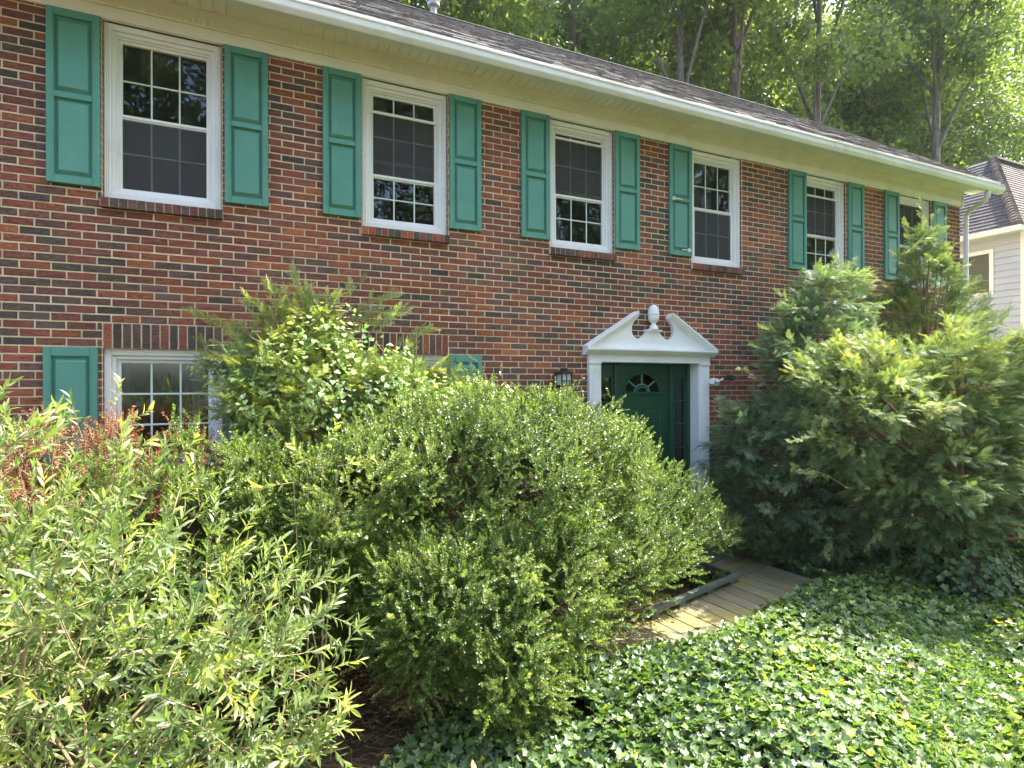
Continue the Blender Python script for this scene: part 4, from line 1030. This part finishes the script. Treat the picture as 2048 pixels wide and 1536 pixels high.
def arms(root, lst, mat, sc=(.6, 1.1), tint=.7):
    """long plumes: sprays set along a curved shoot"""
    P = []; Z = []; mb = MB()
    for (a, b, n) in lst:
        a = np.array(a, float); b = np.array(b, float); d = norm(b - a); sag = np.array((0, 0, .06))
        pts = [a + (b - a) * s + sag * sin(pi * s) for s in np.linspace(0, 1, 6)]; mb.tube([tuple(p) for p in pts], [.006, .005, .004, .003, .002, .001], 5)
        for i in range(n):
            s = .1 + .9 * i / n; p = a + (b - a) * s + sag * sin(pi * s); side = norm(np.cross(d, RNG.normal(size=3)))
            P.append(p); Z.append(d * .9 + side * (.8 * (1 - .5 * s)))
        P.append(b - d * .06); Z.append(d)
    P = np.array(P); Z = norm(np.array(Z))
    mesh_parts('plume', scatter(FR, P, Z, RNG.uniform(sc[0], sc[1], len(P)), np.full(len(P), tint) + .1 * RNG.normal(size=len(P))), mat, root)
    mb.build('shoots', M['stem'], root, smooth=True)
jr = bpy.data.objects['juniper_shrub']
arms(jr, [((1.95, -.55, -.45), (1.38, -.5, .06), 16), ((2.05, -.5, -.3), (1.62, -.5, -.12), 12), ((2.2, -.5, .0), (2.10, -.5, .42), 14), ((2.5, -.5, .0), (2.68, -.5, .42), 6), ((2.5, -.5, 0), (2.95, -.5, .28), 16), ((2.25, -.5, .0), (2.25, -.5, .30), 10), ((2.55, -.55, -.1), (2.85, -.55, .1), 14),
          ((2.2, -.5, 0), (1.95, -.5, .3), 12), ((2.0, -.6, -.1), (1.92, -.7, .25), 12), ((2.2, -.6, -.1), (2.42, -.7, .22), 12), ((2.9, -.6, -.3), (3.25, -.7, -.02), 12), ((1.9, -.6, -.5), (1.5, -.75, -.3), 14), ((2.0, -.6, -.1), (1.75, -.7, .12), 14), ((2.7, -.6, -.1), (3.0, -.7, .12), 14), ((2.1, -.8, -.5), (1.85, -1.0, -.35), 12), ((3.2, -.8, -.8), (3.5, -1.0, -.6), 12)], M['juniper'])
def vine():
    root = empty('climbing_vine', (2.7, -.85, gz(2.7, -.85))); tag(root, 'pale heart-leaved vine draped over the juniper and the lower second window', 'vine')
    bl = [(2.42, -.72, -.66, .78, .46, .60), (2.30, -.6, -.22, .24, .25, .26), (3.0, -.72, -.72, .66, .42, .38), (3.58, -.6, -.76, .62, .34, .24), (1.95, -.68, -.70, .36, .3, .36)]
    P, Nn = blob_points(bl, 3300, .30, 9, .5, lambda P: (P[:, 2] > -1.4) & (P[:, 1] < -.1))
    Z = norm(np.array((0, 0, -.75)) + Nn * .7 + RNG.normal(size=P.shape) * .35); Nh = norm(Nn + np.array((0, 0, .6)) + RNG.normal(size=P.shape) * .3)
    HT = [heart_tpl(120 + i, .023) for i in range(5)]
    t = np.clip(.5 + .2 * RNG.normal(size=len(P)) , 0, .9); yl = RNG.random(len(P)) < .018; t[yl] = 1.0
    mesh_parts('foliage', scatter(HT, P, Z, RNG.uniform(.6, 1.3, len(P)), t, -Nh), M['vine'], root)
    mb = MB()
    for k in range(46):
        i = int(RNG.integers(len(P))); a = Vector(P[i]); pts = [a]
        for j in range(4): a = a + Vector((random.uniform(-.14, .14), random.uniform(-.04, .04), random.uniform(.0, .12) if k % 3 == 0 else random.uniform(-.12, .05))); pts.append(a)
        mb.tube(pts, .0022, 4)
    mb.tube([(2.7, -.85, GZ), (2.65, -.85, -1.6), (2.5, -.8, -.8), (2.35, -.75, -.2), (2.3, -.6, .2)], [.02, .016, .012, .008, .003], 6)
    mb.build('stems', M['stem'], root, smooth=True)
vine()

# conifers at the right
cyp = [(7.95, -.98, -1.75, 1.25, .88, .92), (7.95, -.98, -1.0, 1.05, .80, .80), (8.05, -.95, -.3, .82, .66, .66), (8.2, -.9, .22, .62, .45, .46), (8.4, -.9, .60, .44, .30, .36), (7.2, -.8, -1.2, .60, .5, .62), (7.1, -.75, -1.9, .5, .45, .5)]
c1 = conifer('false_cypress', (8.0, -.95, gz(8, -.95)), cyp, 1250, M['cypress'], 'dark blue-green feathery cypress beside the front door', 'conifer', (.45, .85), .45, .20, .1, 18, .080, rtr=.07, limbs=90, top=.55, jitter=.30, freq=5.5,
             tgrad=lambda T: np.clip((T[:, 2] - .1) * .35, 0, .4) + np.clip((T[:, 0] - 8.0) * .15, 0, .3))  # sprays tinted paler towards top and right, painting in the sunlit side
arms(c1, [((8.3, -.9, .55), (8.5, -.9, 1.05), 16), ((8.1, -.9, .5), (8.1, -.95, .92), 14), ((8.5, -.9, .6), (8.85, -.9, 1.1), 16), ((8.5, -.9, .5), (9.1, -.9, .85), 16), ((7.8, -.9, .2), (7.45, -.9, .55), 14), ((7.6, -.9, -.1), (7.15, -.9, .15), 12), ((8.6, -.9, .1), (9.3, -.9, .35), 14), ((7.3, -.9, -.6), (6.8, -.9, -.35), 12)], M['juniper'], (.4, .75))
tall = [(10.35, -.85, -1.2, 1.0, .72, 1.1), (10.4, -.85, -.2, .82, .66, .75), (10.45, -.8, .45, .70, .52, .58), (10.5, -.8, 1.0, .46, .36, .42), (10.45, -.8, 1.4, .28, .25, .34)]
c2 = conifer('false_cypress', (10.4, -.85, gz(10.4, -.85)), tall, 800, M['juniper'], 'tall loose feathery cypress standing before the last upper window by the downspout', 'conifer', (.5, .9), .44, .18, .45, 15, .085, rtr=.07, limbs=60, top=1.05, jitter=.32)
arms(c2, [((10.45, -.8, 1.2), (10.4, -.8, 2.08), 18), ((10.5, -.8, 1.2), (10.75, -.8, 1.95), 14), ((10.5, -.8, 1.1), (11.25, -.8, 1.55), 16), ((10.5, -.8, 1.0), (11.6, -.8, 1.25), 18), ((10.3, -.8, .9), (9.7, -.8, 1.3), 14), ((10.6, -.8, .6), (11.9, -.8, .9), 18), ((10.6, -.8, .4), (11.8, -.8, .5), 18), ((10.5, -.8, 1.1), (11.0, -.8, 1.9), 10), ((10.3, -.8, 1.2), (10.0, -.8, 1.75), 14)], M['juniper'], (.45, .85), .6)
fj = [(7.55, -2.0, -.75, .85, .7, .60), (8.35, -2.1, -.65, 1.0, .75, .66), (9.2, -2.0, -.85, 1.0, .8, .70), (8.15, -2.25, -1.35, .98, .80, .60), (8.95, -2.35, -1.40, 1.05, .8, .50), (7.35, -1.95, -1.05, .50, .5, .38), (9.9, -1.9, -1.1, .9, .8, .75), (8.0, -2.35, -1.78, .62, .5, .30)]
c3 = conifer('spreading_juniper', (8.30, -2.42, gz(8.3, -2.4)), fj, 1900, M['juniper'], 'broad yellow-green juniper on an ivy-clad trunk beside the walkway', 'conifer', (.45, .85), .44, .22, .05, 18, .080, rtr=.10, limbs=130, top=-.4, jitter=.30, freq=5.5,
             tgrad=lambda T: np.clip((T[:, 2] + 1.1) * .22, -.25, .25))  # lit top and shaded skirt are put into the spray tint
arms(c3, [((7.0, -2.0, -.7), (6.35, -2.0, -.45), 14), ((6.9, -2.1, -1.1), (6.15, -2.1, -1.05), 14), ((6.9, -2.1, -1.5), (6.2, -2.1, -1.3), 12), ((7.5, -2.1, -2.0), (6.9, -2.3, -2.05), 10), ((8.5, -2.6, -1.7), (8.0, -3.0, -1.9), 12)], M['juniper'], (.45, .85), .65)
far = [(11.9, -1.9, -1.2, 1.1, .9, 1.1), (12.6, -1.6, -.7, .9, .8, .8)]
PF = [puff_tpl(200 + i, 8, .12, .06, .035) for i in range(4)]
leafy_shrub('broadleaf_shrub', (12.2, -1.8, gz(12.2, -1.8)), far, 2600, PF, [M['ivy']], 'loose green shrub past the juniper at the right edge before the grey siding', 'shrub', (.8, 1.3), .4, .25, 5, .5, .2, nb=14)
hol = [(7.05, -1.05, -2.02, .56, .46, .50), (7.45, -1.2, -2.0, .5, .42, .46)]
HOL = [twig_tpl(300 + i, .11, 22, .017, .010, .0012, 1.0, 2) for i in range(3)]
leafy_shrub('dark_holly_shrub', (7.2, -1.1, gz(7.2, -1.1)), hol, 2300, HOL, [M['holly'], M['twig']], 'small rounded dark holly bush at the end of the walkway', 'shrub', nb=18, r0=.01, tint=.5)

# ------------------------------------------------------------------ ivy ground cover and pine straw
IV = [ivy_tpl(400 + i) for i in range(6)]
def on_deck(X, Y):
    rx = X - cn.x; ry = Y - cn.y
    det = u.x * v.y - u.y * v.x; a = (rx * v.y - ry * v.x) / det; b = (u.x * ry - u.y * rx) / det
    A = (a > -2.3) & (a < .72) & (b < .02) & (b > -.64 + .03 * np.sin(9 * X) + np.clip((-a - 1.25) * .30, 0, .30)); Bz = (a > -.02) & (a < 1.0) & (b >= 0) & (b < 1.4)
    return A | Bz
def ivy_height(X, Y):
    P = np.stack([X, Y, np.zeros_like(X)], 1)
    return .13 + .085 * wob(P, 3.2) + .03 * wob(P, 10.0)
def ground_ivy():
    k = 190000; X = RNG.uniform(.4, 13.5, k); Y = RNG.uniform(-5.2, -.3, k)
    dist = np.hypot(X - 1.78, Y + 5.69)
    P2 = np.stack([X, Y, np.zeros_like(X)], 1)
    edge = 1.30 + .25 * wob(P2, 3.0) + np.clip((Y + 3.25) * 1.5, 0, 3)
    ok = (X > edge) & ~on_deck(X, Y) & (RNG.random(k) < np.clip(5.0 / dist, .15, 1.0))
    ok &= ~(wob(P2 + 3.1, 2.6) + .5 * wob(P2, 9.0) > 1.25)             # thin spots where the mulch shows
    ok &= ~((X > 2.6) & (X < 5.9) & (Y > -1.9 - .12 * wob(P2, 6)))
    X, Y = X[ok], Y[ok]
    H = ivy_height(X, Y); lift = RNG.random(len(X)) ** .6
    G = np.array([gz(x, y) for x, y in zip(X, Y)])
    # ivy rises in a low bank along the walkway's near edge
    rx = X - cn.x; ry = Y - cn.y; det = u.x * v.y - u.y * v.x; b = (u.x * ry - u.y * rx) / det
    H = H + .08 * np.exp(-((b + .86) / .16) ** 2)
    H = np.maximum(H, np.where((X > 3.4) & (X < 7.6) & (b < -.74), .22 * np.exp(-((b + .76) / .22) ** 2), 0))
    over = (b > -.77) & (b < .05) & (X > 3.6) & (X < 7.0)
    Z = np.where(over, DZ + .012 + .09 * lift, G + .02 + np.maximum(H, .03) * lift)
    P = np.stack([X, Y, Z], 1)
    e = .05; P2 = np.stack([X, Y, 0 * X], 1); gx = (ivy_height(X + e, Y) - ivy_height(X - e, Y)) / (2 * e); gy = (ivy_height(X, Y + e) - ivy_height(X, Y - e)) / (2 * e)
    Nh = norm(np.stack([-gx, -gy, np.ones_like(gx)], 1) + RNG.normal(size=P.shape) * .42)
    D = RNG.normal(size=P.shape) * [1, 1, .15]; D[:, 1] -= .5; D = D - Nh * np.einsum('ij,ij->i', D, Nh)[:, None]
    t = np.clip(.37 + .18 * RNG.normal(size=len(X)) + .20 * wob(P, 2.2) + .22 * (lift > .9), 0, .93); yl = RNG.random(len(X)) < .008; t[yl] = 1.0  # broad tint patches paint shade patches into the ivy
    s = RNG.uniform(.55, 1.2, len(X)) * np.where(RNG.random(len(X)) < .15, 1.15, 1)
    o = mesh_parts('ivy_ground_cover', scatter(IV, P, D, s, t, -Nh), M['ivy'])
    tag(o, kind='stuff')
    o['label'] = 'glossy lobed ivy carpet covering the ground beside the walkway'; o['category'] = 'ivy'
    print('ivy leaves', len(X))
ground_ivy()
def trunk_ivy():
    k = 1500; h = RNG.random(k); a = RNG.uniform(0, 2 * pi, k); r = .12 + .36 * (1 - h) ** 1.5 * RNG.uniform(.5, 1, k) + RNG.uniform(0, .12, k)
    P = np.stack([8.30 + r * np.cos(a), -2.42 + r * np.sin(a), GZ + .05 + 1.0 * h], 1); Nh = norm(np.stack([np.cos(a), np.sin(a), np.full(k, .5)], 1) + RNG.normal(size=(k, 3)) * .3)
    D = np.array((0, 0, -1.)) + RNG.normal(size=(k, 3)) * .5; D = D - Nh * np.einsum('ij,ij->i', D, Nh)[:, None]
    root = empty('climbing_ivy', (8.3, -2.42, GZ)); tag(root, 'dark ivy climbing the base of the broad juniper trunk', 'ivy')
    mesh_parts('foliage', scatter(IV, P, D, RNG.uniform(.7, 1.3, k), np.clip(.35 + .2 * RNG.normal(size=k), 0, .95), -Nh), M['ivy'], root)
    mb = MB()
    for i in range(9):
        q = i * .7; mb.tube([(8.3 + .13 * cos(q), -2.42 + .13 * sin(q), GZ), (8.3 + .12 * cos(q + .4), -2.42 + .12 * sin(q + .4), GZ + .5), (8.3 + .11 * cos(q + .6), -2.42 + .11 * sin(q + .6), GZ + 1.0)], .007, 5)
    mb.build('stems', M['twig'], root, smooth=True)
trunk_ivy()
def straw():
    T = Tpl(); T.add([(-.0012, 0, 0), (.0012, 0, 0), (.001, .004, .09), (-.001, .004, .09)], [(0, 1, 2, 3)], 0); T.add([(-.0012, 0, 0), (.0012, 0, 0), (.014, .0, .085)], [(0, 1, 2)], 0); T.fin()
    k = 26000; X = RNG.uniform(-.5, 6.2, k); Y = RNG.uniform(-4.6, -.1, k)
    ok = ~on_deck(X, Y); X, Y = X[ok], Y[ok]
    P = np.stack([X, Y, np.array([gz(x, y) for x, y in zip(X, Y)]) + RNG.uniform(.005, .035, len(X))], 1); D = RNG.normal(size=P.shape) * [1, 1, .12]
    o = mesh_parts('pine_straw', scatter([T], P, D, RNG.uniform(.6, 1.3, len(P)), np.zeros(len(P))), M['straw']); tag(o, kind='stuff'); o['label'] = 'dry brown pine straw mulch strewn under the shrubs'; o['category'] = 'mulch'
straw()
def fallen():
    T = Tpl(); long_leaf(T, (0, 0, 0), (0, 0, 1), (0, 1, 0), .06, .035, .5, 0); T.fin(); k = 60
    X = RNG.uniform(1.8, 6, k); Y = RNG.uniform(-4, -1.6, k); P = np.stack([X, Y, np.where(on_deck(X, Y), DZ + .008, GZ + .13)], 1)
    o = mesh_parts('fallen_leaves', scatter([T], P, RNG.normal(size=(k, 3)) * [1, 1, .1], RNG.uniform(.5, 1.1, k), np.full(k, .4), np.tile((0, 0, -1.), (k, 1))), M['orange']); tag(o, kind='stuff'); o['label'] = 'scattered dry brown leaves lying on ivy and boards'; o['category'] = 'leaves'
fallen()

# ------------------------------------------------------------------ grey-sided house next door
nb = empty('neighbour_house', (18, 1.6, GZ)); tag(nb, 'grey lap-sided house with a dark hipped shingle roof at the right edge', 'house')
NX = 18.0; NY0 = 1.30; NY1 = 4.9; EZ = 3.05
mb = MB(); z = GZ
wy0, wy1, wz0, wz1 = 1.96, 2.62, 1.68, 2.61
while z < EZ - .05:
    zt = min(z + .155, EZ)
    segs = [(NY0, NY1)] if (zt < wz0 + .002 or z > wz1 - .002) else [(NY0, wy0 - .08), (wy1 + .08, NY1)]
    for a, b in segs: mb.face([(NX - .032, a, z), (NX - .032, b, z), (NX, b, zt), (NX, a, zt)]); mb.face([(NX - .032, a, z), (NX, a, z), (NX, b, z), (NX - .032, b, z)])
    mb.face([(NX, NY0 - .020, z), (NX + 9, NY0 - .020, z), (NX + 9, NY0, zt), (NX, NY0, zt)])
    z += .155
mb.face([(NX + 9, NY0, GZ), (NX + 9, NY1, GZ), (NX + 9, NY1, EZ), (NX + 9, NY0, EZ)]); mb.face([(NX, NY1, GZ), (NX + 9, NY1, GZ), (NX + 9, NY1, EZ), (NX, NY1, EZ)])
mb.build('wall', M['siding'], nb)
mb = MB(); mb.box(NX - .04, NX + .05, NY0 - .04, NY0 + .05, GZ, EZ); mb.build('corner_board', M['white'], nb)
mb = MB()
for a, b, c, d in ((wy0 - .09, wy0, wz0 - .09, wz1 + .09), (wy1, wy1 + .09, wz0 - .09, wz1 + .09), (wy0, wy1, wz1, wz1 + .09), (wy0, wy1, wz0 - .09, wz0)): mb.box(NX - .05, NX + .05, a, b, c, d)
nw = mb.build('window', M['white'], nb)
mb = MB(); mb.box(NX + .0, NX + .004, wy0, wy1, wz0, wz1); mb.build('glass_pane', M['glass_n'], nw)
mb = MB(); mb.face([(NX + .3, wy0 - .5, wz0 - .5), (NX + .3, wy1 + .5, wz0 - .5), (NX + .3, wy1 + .5, wz1 + .3), (NX + .3, wy0 - .5, wz1 + .3)]); mb.build('interior', M['black'], nb)  # black sheet standing in for the darkness of an unlit room
ex0 = 17.6; ey0 = 1.245; ey1 = 5.2; ex1 = 27.4
mb = MB(); mb.box(ex0 - .10, ex0, ey0 - .1, ey1, EZ - .11, EZ + .01); mb.box(ex0, ex1, ey0 - .1, ey0, EZ - .11, EZ + .008)
mb.box(ex0, NX, ey0, ey1, EZ - .05, EZ - .02); mb.box(NX, ex1, ey0, NY0, EZ - .05, EZ - .02); mb.build('gutter', M['trim'], nb)
pk = (19.9, 2.8, 5.5); pk2 = (25.3, 2.8, 5.5)
def shingle_face(mb, a, b, c, d, n, hue):
    """courses between eave line a-b and ridge line d-c"""
    a, b, c, d = map(Vector, (a, b, c, d)); nrm = (b - a).cross(d - a).normalized(); nrm = nrm if nrm.z > 0 else -nrm
    for i in range(n):
        s0 = i / n; s1 = (i + 1.2) / n; s1 = min(1, s1); p0 = a.lerp(d, s0) + nrm * .02; p1 = b.lerp(c, s0) + nrm * .02; q0 = a.lerp(d, s1); q1 = b.lerp(c, s1)
        L = (p1 - p0).length; m = max(1, int(L / .3))
        for j in range(m):
            k = random.uniform(.75, 1.2); col = (k * hue[0], k * hue[1], k * hue[2]); f0 = j / m; f1 = (j + 1) / m
            A, B, C_, D_ = p0.lerp(p1, f0), p0.lerp(p1, f1), q0.lerp(q1, f1), q0.lerp(q1, f0)
            mb.face([A, B, C_, D_], col); mb.face([A - nrm * .03, B - nrm * .03, B, A], tuple(v * .7 for v in col))
mb = MB()
shingle_face(mb, (ex0, ey1, EZ), (ex0, ey0, EZ), pk, (pk[0], 3.3, pk[2]), 24, (.62, .66, .76))  # side slope tinted darker than the front: its shade is painted in
shingle_face(mb, (ex0, ey0, EZ), (ex1, ey0, EZ), pk2, pk, 26, (.95, .90, .90))
mb.face([(ex1, ey0, EZ), (ex1, ey1, EZ), (pk2[0], 3.3, pk2[2]), pk2]); mb.face([(ex1, ey1, EZ), (ex0, ey1, EZ), (pk[0], 3.3, pk[2]), (pk2[0], 3.3, pk2[2])]); mb.face([pk, (pk[0], 3.3, pk[2]), (pk2[0], 3.3, pk2[2]), pk2])
nr = mb.build('roof', M['shingle_n'], nb, col=True)
mb = MB(); A = Vector((ex0, ey0, EZ)); B_ = Vector(pk); n = 30
for i in range(n):                                               # rounded cap shingles down the hip
    p = A.lerp(B_, i / n); q = A.lerp(B_, (i + 1.15) / n); k = random.uniform(.9, 1.5)
    mb.tube([p + Vector((0, 0, .035)), q + Vector((0, 0, .01))], [.115, .085], 8, (k * .9, k * .92, k))
mb.tube([Vector(pk) + Vector((-.05, 0, .02)), Vector(pk2) + Vector((0, 0, .02))], .09, 6, (.35, .33, .33))
mb.build('hip_cap', M['shingle_n'], nr, col=True)

# ------------------------------------------------------------------ woodland behind the houses
PUFF = [puff_tpl(500 + i, 13, .42, .23, .165, .2) for i in range(5)]; NEED = [needle_tpl(520 + i, 40, .30) for i in range(4)]
def tree_mesh(seed, h, crown_r, z0, nblob, npuff, pine=False):
    rng = np.random.default_rng(seed); rr = random.Random(seed)
    mb = MB(); nst = 12; lean = rr.uniform(-.6, .6); pts = []
    for i in range(nst):
        s = i / (nst - 1); pts.append(Vector((lean * s * s * 2 + .18 * sin(s * 7 + seed), .15 * sin(s * 5 + seed * 2), h * .95 * s)))
    r0 = .26 if not pine else .24
    mb.tube([tuple(p) for p in pts], [r0 * (1 - .85 * (i / (nst - 1))) for i in range(nst)], 9)
    blobs = []
    for i in range(nblob):
        s = (i + .5) / nblob; z = z0 + (h - z0) * s; rad = crown_r * (sin(pi * (.18 + .76 * s)) ** .7); a = i * 2.4 + rr.uniform(-.5, .5); d = rad * rr.uniform(.25, .75)
        br = rr.uniform(.85, 1.5) * crown_r * .38
        tr = pts[min(nst - 1, int(z / h * (nst - 1)))]; cx, cy = tr.x + d * cos(a), tr.y + d * sin(a)
        blobs.append((cx, cy, z, br, br, br * (.62 if not pine else .4)))
        st = pts[max(0, min(nst - 1, int((z - br * 1.3) / h * (nst - 1))))]
        m = st.lerp(Vector((cx, cy, z)), .5) + Vector((0, 0, .2)); mb.tube([tuple(st), tuple(m), (cx, cy, z)], [.085, .055, .02], 6)
    P, Nn = blob_points(blobs, npuff, .25, 1.6, .65, None, rng)
    Z = norm(Nn + rng.normal(size=P.shape) * .6 + np.array((0, 0, .3))); s = rng.uniform(.7, 1.3, len(P)); t = np.clip(.45 + .16 * rng.normal(size=len(P)), 0, 1)
    tm = mb.build('trunk', M['pinebark'] if pine else M['bark'], None, smooth=True)
    fo = mesh_parts('crown', scatter(NEED if pine else PUFF, P, Z, s, t, rng=rng), M['pine'] if pine else M['tree'])
    a, b = tm.data, fo.data
    bpy.data.objects.remove(tm); bpy.data.objects.remove(fo)
    return a, b
TM = [tree_mesh(1, 23, 5.0, 5.5, 30, 3000), tree_mesh(2, 26, 5.6, 7, 34, 3400), tree_mesh(3, 21, 4.6, 3.5, 28, 3000), tree_mesh(4, 25, 4.2, 9, 20, 2600, True)]
TM.append(tree_mesh(9, 17, 3.6, 6.5, 22, 1250)); TM.append(tree_mesh(21, 27, 4.2, 15, 16, 1900)); TM.append(tree_mesh(33, 24, 3.2, 14, 8, 620))
def tree(kind, x, y, rz, sc, label, group='woodland trees behind the houses'):
    root = empty('pine_tree' if kind == 3 else 'broadleaf_tree', (x, y, gz(x, y) if abs(x) < 400 else GZ)); root.rotation_euler = (0, 0, rz); root.scale = (sc, sc, sc)
    tag(root, label, 'tree', group)
    for nm, me in zip(('trunk', 'crown'), TM[kind]):
        o = bpy.data.objects.new(nm, me); COL.objects.link(o); o.parent = root
TREES = [
 (6, 15.5, 10.0, .4, .95, 'grey forked tree trunk behind the ridge, leftmost of the four bare trunks'),
 (5, 17.9, 10.2, 2.0, 1.0, 'thicker dark forked trunk behind the ridge, second of the four bare trunks'),
 (6, 22.6, 10.0, 3.6, 1.0, 'thin three-pronged trunk over the right half of the roof, third of four bare trunks'),
 (5, 32.0, 10.4, 5.0, 1.15, 'thickest bare-trunked tree with raised side limbs just left of the roof corner'),
 (0, 5.5, 15, .3, 1.0, 'broadleaf tree rising behind the capped flue vent on the ridge'),
 (2, 9.5, 15.5, 1.2, 1.0, 'full broadleaf tree behind the middle of the ridge, left of the pine'),
 (3, 15.2, 16.5, .5, .95, 'needle-leaved pine behind the two leftmost bare trunks'),
 (0, 16.2, 20.5, 2.1, 1.05, 'sunlit broadleaf tree with a dark straight trunk right of the pine'),
 (1, 20.5, 18.5, 3.3, .95, 'large broadleaf tree above the middle of the right-hand roof slope'),
 (2, 25.5, 17.0, 4.4, 1.05, 'dense broadleaf tree above the roof corner'),
 (1, 30.5, 19.0, .9, 1.0, 'tall broadleaf tree with a thick trunk behind the next house'),
 (0, 36.5, 16.5, 5.1, 1.05, 'broadleaf tree at the right edge behind the next house'),
 (2, 15, 26, 2.9, 1.2, 'farther broadleaf tree seen in the gap right of the pine'),
 (1, 25, 30, 5.9, 1.1, 'farther broadleaf tree filling the gap above the roof slope'),
 (0, 32, 28, 1.6, 1.25, 'farther broadleaf tree over the roof corner'),
 (2, 42, 26, .2, 1.3, 'farther broadleaf tree over the hipped roof at the right'),
 (1, 41, 16, 2.2, 1.1, 'broadleaf tree beyond the hipped roof, its crown cut by the right edge'),
 (0, 48, 17, 1.2, 1.15, 'far broadleaf tree low over the hipped roof at the right edge'),
 (2, 37, 20, 3.1, 1.25, 'dense far broadleaf tree behind the peak of the hipped roof'),
 (1, 52, 24, .7, 1.3, 'farthest broadleaf tree in the right corner of the view'),
]
tree(4, 18.5, -4.8, 1.0, 1.0, 'open-crowned tree outside the frame on the right, dappling the ivy with shade', 'front yard tree')
for k, x, y, rz, sc, lb in TREES: tree(k, x, y, rz, sc, lb)
for i, (k, x, y) in enumerate([(0, -14, -24), (1, -5, -29), (2, 4, -27), (1, 13, -28), (0, 23, -26), (1, 34, -27), (2, 46, -26)]):
    tree(k, x, y, i * 1.1, 1.15, 'broadleaf tree across the street, mirrored in the window glass', 'trees across the street')
# ------------------------------------------------------------------ pale summer haze over the wood
mb = MB(); mb.box(-40, 75, -45, 55, -4.2, 40)
hz, nt, out = new_mat('summer_haze'); pv = nt.nodes.new('ShaderNodeVolumePrincipled')
pv.inputs['Color'].default_value = (.93, .96, 1, 1); pv.inputs['Density'].default_value = .0003; pv.inputs['Anisotropy'].default_value = .25
nt.links.new(pv.outputs[0], out.inputs['Volume'])
ho = mb.build('haze', hz); tag(ho, kind='stuff'); ho['label'] = 'thin pale summer haze in front of the wood'; ho['category'] = 'haze'; ho.display_type = 'WIRE'
S.cycles.volume_bounces = 1
print('objects', len(bpy.data.objects))
